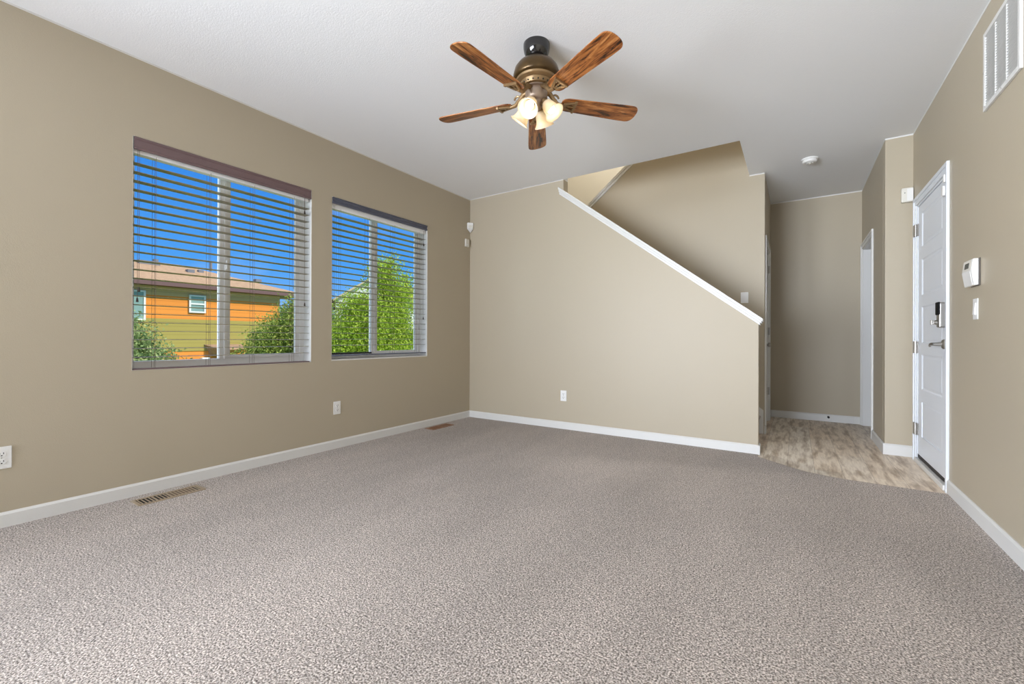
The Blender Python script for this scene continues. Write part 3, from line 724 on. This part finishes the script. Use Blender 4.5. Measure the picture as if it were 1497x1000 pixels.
# alarm keypad / thermostat tilted on a mount
r = thing('alarm_keypad', 'white boxy alarm keypad with small grey screen, right of the front door', 'keypad', (XR, 3.42, 1.36))
y0k, y1k, z0k, z1k = 3.340, 3.500, 1.292, 1.436
bm = bm_new()
prof = [(XR - 0.006, z0k), (XR - 0.024, z0k - 0.002), (XR - 0.0355, z0k + 0.078), (XR - 0.028, z1k), (XR - 0.006, z1k)]
prism(bm, prof, 'Y', y0k, y1k)
sub('housing', bm, M['plastic'], r, bevel=0.004)
bm = bm_new(); bx(bm, XR - 0.006, XR, y0k - 0.006, y1k - 0.03, z0k - 0.004, z1k + 0.002); sub('shadow_mount_plate', bm, mat('shadow_dark_mount', (0.10, 0.085, 0.07, 1), 0.6, var=(20, 0.1)), r, bevel=0.002)  # mount plate, darkened and offset to paint the keypad's shadow edge
def face_slab(p0, p1, ya2, yb2, lift, m, nm):
    bm = bm_new(); d = Vector((p1[0] - p0[0], 0, p1[1] - p0[1])).normalized(); nn = Vector((-d.z, 0, d.x))
    vs = []
    for p in (p0, p1):
        for yy in (ya2, yb2):
            for off in (lift, -0.004): vs.append(bm.verts.new(Vector((p[0], yy, p[1])) + nn * off))
    for f in ((0, 1, 3, 2), (4, 6, 7, 5), (0, 4, 5, 1), (2, 3, 7, 6), (0, 2, 6, 4), (1, 5, 7, 3)): bm.faces.new([vs[i] for i in f])
    sub(nm, bm, m, r)
ft = lambda u: (XR - 0.0355 + 0.0075 * u, z0k + 0.078 + 0.066 * u)     # upper face, u 0..1
fb = lambda u: (XR - 0.024 - 0.0115 * u, z0k - 0.002 + 0.080 * u)
face_slab(ft(0.08), ft(0.92), y0k + 0.018, y1k - 0.012, 0.0008, M['almond'], 'screen_bezel')
face_slab(ft(0.28), ft(0.74), y0k + 0.052, y1k - 0.040, 0.0016, M['lcd'], 'screen')
face_slab(fb(0.05), fb(0.96), y0k + 0.022, y1k - 0.008, 0.0015, M['plastic'], 'flip_cover')
# door contacts at the top of the front door
ys_ = D1[0] + 0.03
bm = bm_new(); bx(bm, XR - 0.018, XR - 0.0, D1[0] - 0.012, D1[0] + 0.014, 2.035, 2.085)
tag(obj('door_contact', bm, M['plastic'], bevel=0.003), 'small white contact sensor up on the front door frame corner', 'sensor', 'front door contact sensors')
bm = bm_new(); bx(bm, XR - 0.016, XR + 0.006, ys_ - 0.006, ys_ + 0.032, 1.955, 2.020)
tag(obj('door_contact', bm, M['plastic'], bevel=0.003), 'small white contact sensor on the front door panel, under the frame one', 'sensor', 'front door contact sensors')
# return air grille on the right wall, high up
r = thing('return_air_grille', 'large white return air grille high on the right wall', 'vent', (XR, 3.0, 2.186))
ya_, yb_, za_, zb_ = 2.815, 3.262, 2.190, 2.598
bm = bm_new(); fw = 0.024
bx(bm, XR - 0.012, XR, ya_, ya_ + fw, za_, zb_); bx(bm, XR - 0.012, XR, yb_ - fw, yb_, za_, zb_); bx(bm, XR - 0.012, XR, ya_ + fw, yb_ - fw, za_, za_ + fw); bx(bm, XR - 0.012, XR, ya_ + fw, yb_ - fw, zb_ - fw, zb_)
iw = (yb_ - ya_ - 2 * fw - 0.016) / 3
for k in (1, 2):
    yy = ya_ + fw + iw * k + 0.008 * (k - 1); bx(bm, XR - 0.010, XR, yy, yy + 0.008, za_ + fw, zb_ - fw)
sub('frame', bm, M['trim'], r, bevel=0.002)
bm = bm_new(); bx(bm, XR - 0.0015, XR - 0.0005, ya_ + fw, yb_ - fw, za_ + fw, zb_ - fw); sub('backing', bm, M['dark'], r)
bm = bm_new(); nsl = 27
for i in range(nsl):
    z = za_ + fw + (i + 0.5) * (zb_ - za_ - 2 * fw) / nsl
    for k in range(3):
        yy = ya_ + fw + k * (iw + 0.008)
        prism(bm, [(XR - 0.0095, z + 0.0035), (XR - 0.0015, z + 0.0010), (XR - 0.0015, z - 0.0005), (XR - 0.0095, z + 0.0018)], 'Y', yy, yy + iw)
sub('louvres', bm, M['trim'], r)
for yy, zz in ((yb_ - 0.012, za_ + 0.2), (ya_ + 0.2, za_ + 0.012), (yb_ - 0.03, za_ + 0.018)):
    bm = bm_new(); lathe(bm, [(0.004, 0), (0.003, 0.003)], 8, Matrix.Translation((XR - 0.012, yy, zz)) @ Matrix.Rotation(-PI / 2, 4, 'Y')); sub('screw', bm, M['nickel'], r)
# smoke alarm on ceiling
r = thing('smoke_alarm', 'round white smoke alarm on the ceiling before the hallway', 'smoke alarm', (0.115, 5.095, H))
bm = bm_new(); lathe(bm, [(0.070, 0), (0.070, -0.010), (0.066, -0.013)], 32); child('base', bm, M['plastic'], r, smooth=True)
bm = bm_new(); lathe(bm, [(0.062, -0.012), (0.062, -0.026), (0.055, -0.036), (0.038, -0.040), (0.036, -0.036), (0.030, -0.036), (0.028, -0.042), (0.004, -0.044)], 32); child('cover', bm, M['plastic'], r, smooth=True)
bm = bm_new(); lathe(bm, [(0.010, -0.042), (0.010, -0.047), (0.002, -0.048)], 16); child('test_button', bm, M['almond'], r, smooth=True)

# door stop in the hall baseboard
bm = bm_new(); T = Matrix.Translation((0.337, YH - 0.013, 0.052)) @ Matrix.Rotation(PI / 2, 4, 'X')
lathe(bm, [(0.012, 0), (0.012, 0.003), (0.006, 0.006), (0.006, 0.030), (0.012, 0.032), (0.012, 0.044), (0.008, 0.047)], 16, T)
tag(obj('door_stop', bm, M['rubber'], smooth=True), 'small dark door stop on the hallway end baseboard', 'door stop')

# ------------------------------------------------------------------ floor registers
def register(label, x0, x1, y0, y1, m, ndark, loc_group='floor registers beside the left baseboard'):
    r = thing('floor_register', label, 'floor vent', ((x0 + x1) / 2, (y0 + y1) / 2, 0.0), loc_group)
    bm = bm_new(); b = 0.018
    bx(bm, x0, x1, y0, y0 + b, 0.0, 0.005); bx(bm, x0, x1, y1 - b, y1, 0.0, 0.005); bx(bm, x0, x0 + b, y0 + b, y1 - b, 0.0, 0.005); bx(bm, x1 - b, x1, y0 + b, y1 - b, 0.0, 0.005)
    ym = y0 + (y1 - y0) * 0.49; bx(bm, x0 + b, x1 - b, ym - 0.004, ym + 0.004, 0.0, 0.0046)
    yq = y0 + (y1 - y0) * 0.28; bx(bm, x0 + b, x1 - b, yq - 0.0025, yq + 0.0025, 0.0, 0.0046)
    n_ = 17
    for i in range(n_):
        yy = y0 + b + (i + 0.5) * (y1 - y0 - 2 * b) / n_
        bx(bm, x0 + b, x1 - b, yy - 0.0025, yy + 0.0025, 0.0, 0.0044)
    sub('face_plate', bm, m, r, bevel=0.0008)
    bm = bm_new(); bx(bm, x0 + b, x1 - b, y0 + b, y1 - b, 0.0002, 0.0010); sub('duct_opening', bm, M['dark'], r)
    bm = bm_new(); bx(bm, x0 + b, x1 - b, ym + 0.004, y1 - b - 0.018, 0.0012, 0.0022); sub('damper', bm, M['register_damper'], r)
    return r
register('tan floor register by the left baseboard, nearest the camera', -3.352, -3.212, 0.925, 1.272, M['register'], 8)
register('brown floor register at the left baseboard near the far corner', -3.385, -3.255, 3.440, 3.775, M['register_brown'], 8)

# ------------------------------------------------------------------ ceiling fan
FX, FY = -1.295, 2.235
fan = thing('ceiling_fan', 'five-blade ceiling fan with rustic wood blades and four lit glass shades', 'ceiling fan', (FX, FY, H))
bm = bm_new(); lathe(bm, [(0.079, 0), (0.0795, -0.006), (0.079, -0.022), (0.075, -0.044), (0.067, -0.064), (0.055, -0.080), (0.040, -0.090), (0.020, -0.093)], 48)
child('canopy', bm, M['black'], fan, smooth=True)
bm = bm_new(); lathe(bm, [(0.0135, -0.085), (0.0135, -0.115)], 20)
lathe(bm, [(0.022, -0.086), (0.026, -0.094), (0.030, -0.100)], 20)
child('downrod', bm, M['black'], fan, smooth=True)
bm = bm_new(); lathe(bm, [(0.032, -0.096), (0.050, -0.099), (0.082, -0.108), (0.110, -0.124), (0.129, -0.150), (0.138, -0.182), (0.139, -0.205), (0.133, -0.214), (0.119, -0.219)], 64)
child('motor_housing', bm, M['bronze'], fan, smooth=True)
bm = bm_new(); lathe(bm, [(0.124, -0.216), (0.121, -0.228), (0.110, -0.236), (0.100, -0.238), (0.098, -0.246), (0.092, -0.262), (0.080, -0.266)], 64)
child('vent_ring', bm, M['brass'], fan, smooth=True)
vh = None
for i in range(20):
    a = 2 * PI * i / 20
    if vh is None:
        bm = bm_new(); lathe(bm, [(0.0045, 0), (0.0045, 0.0035)], 10, Matrix.Translation((0.0945, 0, -0.254)) @ Matrix.Rotation(PI / 2 + 0.3, 4, 'Y'))
        vh = child('vent_hole', bm, M['dark'], fan)
    else:
        q_ = vh.copy(); col.objects.link(q_); q_.parent = fan; q_.rotation_euler = (0, 0, a)
bm = bm_new(); lathe(bm, [(0.078, -0.264), (0.078, -0.272), (0.062, -0.276), (0.062, -0.284), (0.066, -0.288), (0.064, -0.318), (0.054, -0.334), (0.040, -0.342), (0.036, -0.362), (0.028, -0.380), (0.014, -0.392), (0.006, -0.404)], 48)
child('switch_housing', bm, M['pewter'], fan, smooth=True)
# ornamental scrolls around lower housing
ZB = -0.333 + 0.0
def blade_mesh():
    bm = bm_new(); L0, L1 = 0.155, 0.655; N = 60; out = []
    up, dn = [], []
    for i in range(N + 1):
        t = i / N; t = 1 - (1 - t) ** 1.6; x = L0 + (L1 - L0) * t
        w = 0.050 + (0.066 - 0.050) * min(1, t * 1.25)
        if t < 0.10: w *= math.sqrt(max(0.0, 1 - ((0.10 - t) / 0.10) ** 2)) * 0.45 + 0.55
        tipd = (L1 - x) / 0.052
        if tipd < 1: w *= (max(0.0, 1 - (1 - tipd) ** 2.6)) ** 0.42 * 0.999 + 0.001
        up.append((x, w)); dn.append((x, -w))
    pts = up + dn[::-1]
    prism(bm, pts, 'Z', -0.003, 0.003)
    return bm
def iron_mesh():
    bm = bm_new()
    # fork-shaped bracket under the blade root
    prism(bm, [(0.168, 0.018), (0.236, 0.040), (0.236, 0.028), (0.186, 0.008), (0.186, -0.008), (0.236, -0.028), (0.236, -0.040), (0.168, -0.018)], 'Z', -0.014, -0.003)
    prism(bm, [(0.232, 0.044), (0.246, 0.046), (0.246, -0.046), (0.232, -0.044)], 'Z', -0.017, -0.003)
    prism(bm, [(0.180, 0.004), (0.234, 0.006), (0.234, -0.006), (0.180, -0.004)], 'Z', -0.012, -0.003)
    for a, b in (((0.20, 0.0), 0.005), ((0.225, 0.02), 0.005), ((0.225, -0.02), 0.005)):
        lathe(bm, [(b, 0), (b * 0.6, -0.003)], 10, Matrix.Translation((a[0], a[1], -0.014)))
    return bm
def arm_mesh():
    bm = bm_new(); prev = None
    tube(bm, [(0.060, 0, 0.056), (0.085, 0, 0.050), (0.110, 0, 0.020), (0.135, 0, -0.004), (0.175, 0, -0.009)], [0.016, 0.015, 0.012, 0.012, 0.012], 10)
    # scrolled web
    for k in range(14):
        a = k / 13 * 4.2
    tube(bm, [(0.118 + 0.022 * math.cos(a) * (1 - a / 12), 0, 0.030 + 0.022 * math.sin(a) * (1 - a / 12)) for a in [i * 0.42 for i in range(14)]], 0.006, 8)
    return bm
tilt = Matrix.Rotation(math.radians(-12), 4, 'X')
proto = None
for i in range(5):
    a = math.radians(-96.7 + 72 * i)
    if proto is None:
        b = child('blade', blade_mesh(), M['blade'], fan, bevel=0.0015)
        ir = child('blade_bracket', iron_mesh(), M['brass'], b, bevel=0.0015)
        ar = child('blade_arm', arm_mesh(), M['brass'], fan, smooth=True)
        proto = (b, ir, ar)
    else:
        b = proto[0].copy(); col.objects.link(b); b.parent = fan
        ir = proto[1].copy(); col.objects.link(ir); ir.parent = b
        ar = proto[2].copy(); col.objects.link(ar); ar.parent = fan
    # outer edge lowered on the clockwise-trailing side
    b.matrix_local = Matrix.Translation((0, 0, ZB)) @ Matrix.Rotation(a, 4, 'Z') @ tilt
    ar.matrix_local = Matrix.Translation((0, 0, ZB)) @ Matrix.Rotation(a, 4, 'Z')
# light kit: four arms, bell shades and bulbs
sp = None
for i in range(4):
    a = math.radians(-85 + 90 * i)
    axis = Matrix.Rotation(a, 4, 'Z') @ Matrix.Translation((0.052, 0, -0.352)) @ Matrix.Rotation(PI - math.radians(38), 4, 'Y')
    if sp is None:
        bm = bm_new()    # bell shade open towards +z of its own axis
        prof = [(0.020, 0.012), (0.026, 0.016), (0.034, 0.030), (0.039, 0.048), (0.041, 0.066), (0.044, 0.080), (0.051, 0.094), (0.060, 0.104)]
        inner = [(r_ - 0.003, z_) for r_, z_ in prof[::-1]]
        lathe(bm, prof + [(0.0605, 0.1055)] + inner, 40, cap=False)
        s_ = child('lamp_shade', bm, M['shade'], fan, smooth=True)
        bm = bm_new(); lathe(bm, [(0.010, -0.030), (0.014, -0.010), (0.022, -0.002), (0.024, 0.018), (0.020, 0.024)], 24); f_ = child('socket', bm, M['brass'], s_, smooth=True)
        bm = bm_new(); lathe(bm, [(0.010, 0.022), (0.013, 0.034), (0.022, 0.052), (0.0255, 0.066), (0.022, 0.082), (0.012, 0.091), (0.002, 0.094)], 24); u_ = child('bulb', bm, M['bulb'], s_, smooth=True)
        sp = (s_, f_, u_)
    else:
        s_ = sp[0].copy(); col.objects.link(s_); s_.parent = fan
        for q_ in sp[1:]:
            c_ = q_.copy(); col.objects.link(c_); c_.parent = s_
    s_.matrix_local = axis
    ld = bpy.data.lights.new('fan_lamp', 'POINT'); ld.energy = 0.36; ld.color = (1.0, 0.80, 0.55); ld.shadow_soft_size = 0.02
    lo = bpy.data.objects.new('fan_lamp', ld); col.objects.link(lo)
    lo.location = Vector((FX, FY, H)) + (axis @ Vector((0, 0, 0.108)))

# ------------------------------------------------------------------ outdoors
GZ = -2.3
bm = bm_new(); bx(bm, -140, XL - TW - 0.02, -60, 120, GZ - 0.2, GZ)
struct('ground', bm, M['grass'])

# orange neighbour house
hx = -25.0
hs = thing('neighbor_house', 'two-storey orange and olive house with brown roof seen through the left window', 'house', (hx - 4, 6, GZ))
ya_, yb_ = -8.0, 13.6
bm = bm_new(); bx(bm, hx - 8, hx, ya_, yb_, GZ, 0.30); sub('lower_wall', bm, M['orange'], hs)
bm = bm_new(); bx(bm, hx - 8, hx + 0.03, ya_, yb_, 0.30, 1.87); sub('middle_wall', bm, M['olive'], hs)
bm = bm_new(); bx(bm, hx - 8, hx, ya_, yb_, 1.87, 2.95); sub('upper_wall', bm, M['orange'], hs)
bm = bm_new(); bx(bm, hx - 8, hx + 0.02, ya_, yb_, 2.95, 3.42); sub('frieze', bm, M['taupe'], hs)
ez = 3.47; ev = 0.55
bm = bm_new()
E_ = [(hx + ev, ya_ - ev), (hx + ev, yb_ + ev + 0.5), (hx - 8 - ev, yb_ + ev + 0.5), (hx - 8 - ev, ya_ - ev)]
v = [bm.verts.new((x, y, ez + 0.12)) for x, y in E_]; r1 = bm.verts.new((hx - 4, ya_ + 3.0, 5.05)); r2_ = bm.verts.new((hx - 4.0, yb_ - 3.4, 5.05))
bm.faces.new((v[0], v[1], r2_, r1)); bm.faces.new((v[1], v[2], r2_)); bm.faces.new((v[2], v[3], r1, r2_)); bm.faces.new((v[3], v[0], r1)); bm.faces.new(v[::-1])
sub('roof', bm, M['roof'], hs)
bm = bm_new(); bx(bm, hx - 8 - ev, hx + ev + 0.06, ya_ - ev, yb_ + ev + 0.5, ez - 0.10, ez + 0.11); sub('gutter_fascia', bm, M['fascia'], hs)
def hwin(y0, y1, z0, z1, split=True):
    bm = bm_new(); w = 0.075; x = hx + 0.03
    bx(bm, x, x + 0.06, y0, y0 + w, z0, z1); bx(bm, x, x + 0.06, y1 - w, y1, z0, z1); bx(bm, x, x + 0.06, y0 + w, y1 - w, z0, z0 + w); bx(bm, x, x + 0.06, y0 + w, y1 - w, z1 - w, z1)
    if split: bx(bm, x, x + 0.06, y0 + w, y1 - w, (z0 + z1) / 2 - 0.04, (z0 + z1) / 2 + 0.04)
    f = sub('window', bm, M['trim'], hs)
    bm = bm_new(); bx(bm, x - 0.02, x + 0.02, y0 + w * 0.5, y1 - w * 0.5, z0 + w * 0.5, z1 - w * 0.5); sub('pane', bm, M['pane_far'], f)
hwin(9.10, 9.82, 2.20, 3.08); hwin(5.6, 7.40, 1.75, 3.12, False)
# small entry roof low on the facade with meter boxes
bm = bm_new()
v = [bm.verts.new(p) for p in ((hx + 0.03, 9.75, 0.62), (hx + 0.03, 11.6, 0.62), (hx + 1.0, 10.2, 0.36), (hx + 1.0, 11.2, 0.36), (hx + 0.03, 10.1, 0.02), (hx + 0.03, 11.2, 0.02))]
for f in ((0, 1, 3, 2), (0, 2, 4), (1, 5, 3), (2, 3, 5, 4), (0, 4, 5, 1)): bm.faces.new([v[i] for i in f])
sub('porch_roof', bm, M['roof'], hs)
for (y, w, z0, z1) in ((9.62, 0.34, -0.30, -0.03), (10.35, 0.40, -0.33, -0.08)):
    bm = bm_new(); bx(bm, hx, hx + 0.25, y, y + w, z0, z1); bx(bm, hx + 0.25, hx + 0.32, y + 0.06, y + w - 0.06, z0 + 0.04, z1 - 0.06); sub('meter_box', bm, M['plastic'], hs)
roofz = lambda x: 3.59 + (hx + ev - x) / (4 + ev) * 1.46
for (y, x, s_, h_) in ((8.9, hx - 3.6, 0.10, 0.22), (11.6, hx - 3.8, 0.05, 0.42), (7.0, hx - 3.8, 0.07, 0.18), (10.0, hx - 2.3, 0.16, 0.12), (10.6, hx - 2.6, 0.12, 0.10), (13.2, hx - 1.7, 0.16, 0.12), (11.2, hx - 1.0, 0.14, 0.10)):
    bm = bm_new(); z = roofz(x); bx(bm, x - s_, x + s_, y - s_, y + s_, z - 0.1, z + h_); sub('roof_vent', bm, M['grey_vent'], hs)
for y in (8.6,):
    bm = bm_new(); x = hx - 3.4; z = roofz(x); bx(bm, x - 0.3, x + 0.3, y - 0.55, y + 0.35, z - 0.1, z + 0.10); sub('ridge_vent', bm, M['grey_vent'], hs)

# white gabled house further off, seen through the second window
wx = -40.0
h2 = thing('white_house', 'white gabled house half hidden behind the bright green tree', 'house', (-35.65, 29.07, GZ))
h2.rotation_euler = (0, 0, math.atan2(0.77505, 0.63190))        # local x along the gable front, local y away from us
bm = bm_new(); prism(bm, [(-3.7, 0.0), (3.7, 0.0), (3.7, 7.35), (0.0, 9.40), (-3.7, 7.05)], 'Y', 0.0, 9.0); child('wall', bm, M['white_siding'], h2)
bm = bm_new()
for (xa2, za2, xb2, zb2) in ((-4.3, 6.62, 0.0, 9.42), (0.0, 9.42, 4.4, 6.72)):
    prism(bm, [(xa2, za2), (xb2, zb2), (xb2, zb2 + 0.20), (xa2, za2 + 0.20)], 'Y', -0.4, 9.4)
child('roof', bm, M['roof_tan'], h2)
for (xa2, xb2, z0, z1) in ((-3.3, -2.5, 3.4, 4.8), (2.2, 3.2, 4.6, 5.8), (2.2, 3.2, 1.8, 3.2), (-0.6, 0.6, 6.0, 7.4)):
    bm = bm_new(); bx(bm, xa2, xb2, -0.08, 0.0, z0, z1); f = child('window', bm, M['trim'], h2)
    bm = bm_new(); bx(bm, xa2 + 0.1, xb2 - 0.1, -0.10, -0.04, z0 + 0.1, z1 - 0.1); child('pane', bm, M['pane_far'], f)
h3 = thing('beige_house', 'low beige house with brown roof right of the bright green tree', 'house', (-52, 52, GZ))
bm = bm_new(); bx(bm, -58, -50, 44, 60, GZ, 6.0); sub('wall', bm, M['white_siding'], h3)
bm = bm_new(); prism(bm, [(43, 6.0), (61, 6.0), (57, 8.6), (47, 8.6)], 'X', -58.5, -49.3); sub('roof', bm, M['roof'], h3)

def tree(label, cat, base, blobs, nleaf, lsize, m, seed, trunk_r=0.12, group=None, name='tree'):
    rnd = random.Random(seed)
    r = thing(name, label, cat, base, group)
    top = Vector(base) + Vector((0, 0, 0.2)); 
    bm = bm_new(); tube(bm, [base, (base[0] + 0.05, base[1], base[2] + (blobs[0][2] - base[2]) * 0.5), blobs[0][:3]], [trunk_r, trunk_r * 0.75, trunk_r * 0.4], 10)
    mid = Vector((base[0] + 0.05, base[1], base[2] + (blobs[0][2] - base[2]) * 0.5))
    for b in blobs:
        c = Vector(b[:3]); tube(bm, [mid, (mid + c) / 2 + Vector((0, 0, 0.1)), c + Vector((0, 0, b[3][2] * 0.5))], [trunk_r * 0.5, trunk_r * 0.3, trunk_r * 0.12], 6)
    sub('trunk', bm, M['bark'], r, smooth=True)
    vs, fs = [], []
    vol = [b[3][0] * b[3][1] * b[3][2] for b in blobs]; tot = sum(v ** 0.7 for v in vol)
    for b, v_ in zip(blobs, vol):
        n_ = int(nleaf * v_ ** 0.7 / tot)
        # twig clumps
        ncl = max(6, n_ // 28)
        cl = []
        for _ in range(ncl):
            d = Vector((rnd.gauss(0, 1), rnd.gauss(0, 1), rnd.gauss(0, 1))).normalized() * (rnd.random() ** 0.45)
            cl.append(Vector((b[0] + d.x * b[3][0], b[1] + d.y * b[3][1], b[2] + d.z * b[3][2])))
        for _ in range(n_):
            c = rnd.choice(cl); sg = lsize * 2.0
            p = c + Vector((rnd.gauss(0, sg), rnd.gauss(0, sg), rnd.gauss(0, sg)))
            q = Euler((rnd.uniform(-1.3, 1.3), rnd.uniform(-1.3, 1.3), rnd.uniform(0, 6.28))).to_matrix()
            s = lsize * rnd.uniform(0.6, 1.2); i0 = len(vs)
            for u in ((-0.5, 0, 0), (0, -0.28, 0.03), (0.6, 0, 0), (0, 0.28, 0.03)): vs.append(tuple(p + q @ (Vector(u) * s)))
            fs.append((i0, i0 + 1, i0 + 2, i0 + 3))
    me = bpy.data.meshes.new('foliage'); me.from_pydata([tuple(Vector(v) - Vector(base)) for v in vs], [], fs); me.materials.append(m)
    o = bpy.data.objects.new('foliage', me); col.objects.link(o); o.parent = r
    return r
gT = 'trees outside the left wall windows'
tree('rounded sage green tree at the lower left of the left window', 'tree', (-11.2, 3.0, GZ),
     [(-11, 2.9, 0.05, (0.9, 0.85, 0.75)), (-11, 2.95, 0.80, (0.55, 0.42, 0.55)), (-11, 3.35, 0.25, (0.6, 0.42, 0.50)), (-11, 3.6, -0.25, (0.6, 0.45, 0.45)), (-11, 2.2, 0.7, (0.7, 0.7, 0.8))], 44000, 0.065, M['leaf_sage'], 3, group=gT)
tree('broad olive green tree in the right half of the left window', 'tree', (-12.2, 7.2, GZ),
     [(-12, 6.9, 0.3, (1.0, 1.2, 0.8)), (-12, 6.0, 0.0, (0.8, 0.75, 0.7)), (-12, 6.85, 1.2, (0.7, 0.75, 0.55)), (-12, 7.7, 1.2, (0.9, 0.8, 0.9)), (-12, 6.15, 0.7, (0.5, 0.42, 0.42)), (-12, 6.95, 1.70, (0.38, 0.33, 0.38)), (-12, 7.5, 1.85, (0.5, 0.4, 0.45)), (-12, 7.15, 1.95, (0.3, 0.25, 0.3))], 62000, 0.068, M['leaf_olive'], 5, group=gT)
tree('tall bright yellow-green tree filling the window nearer the corner', 'tree', (-9.1, 7.5, GZ),
     [(-9, 7.3, 0.7, (0.9, 1.15, 0.9)), (-9, 7.2, 1.45, (0.8, 0.75, 0.55)), (-9, 7.9, 1.7, (0.7, 0.5, 0.6)), (-9, 7.65, 2.35, (0.45, 0.42, 0.40)), (-9, 7.86, 2.85, (0.16, 0.10, 0.24)), (-9, 8.25, 2.25, (0.3, 0.25, 0.35)), (-9, 8.45, 2.60, (0.15, 0.12, 0.14)), (-9, 6.85, 1.75, (0.4, 0.32, 0.30)), (-9, 6.4, 0.4, (0.6, 0.5, 0.5)), (-9, 8.2, 0.9, (0.6, 0.45, 0.55)), (-9, 7.4, 2.70, (0.14, 0.12, 0.16)), (-9, 6.55, 1.0, (0.5, 0.35, 0.4)), (-9, 7.84, 3.02, (0.10, 0.07, 0.12)), (-9, 7.65, 2.72, (0.22, 0.22, 0.22))],
     60000, 0.062, M['leaf_bright'], 11, group=gT)
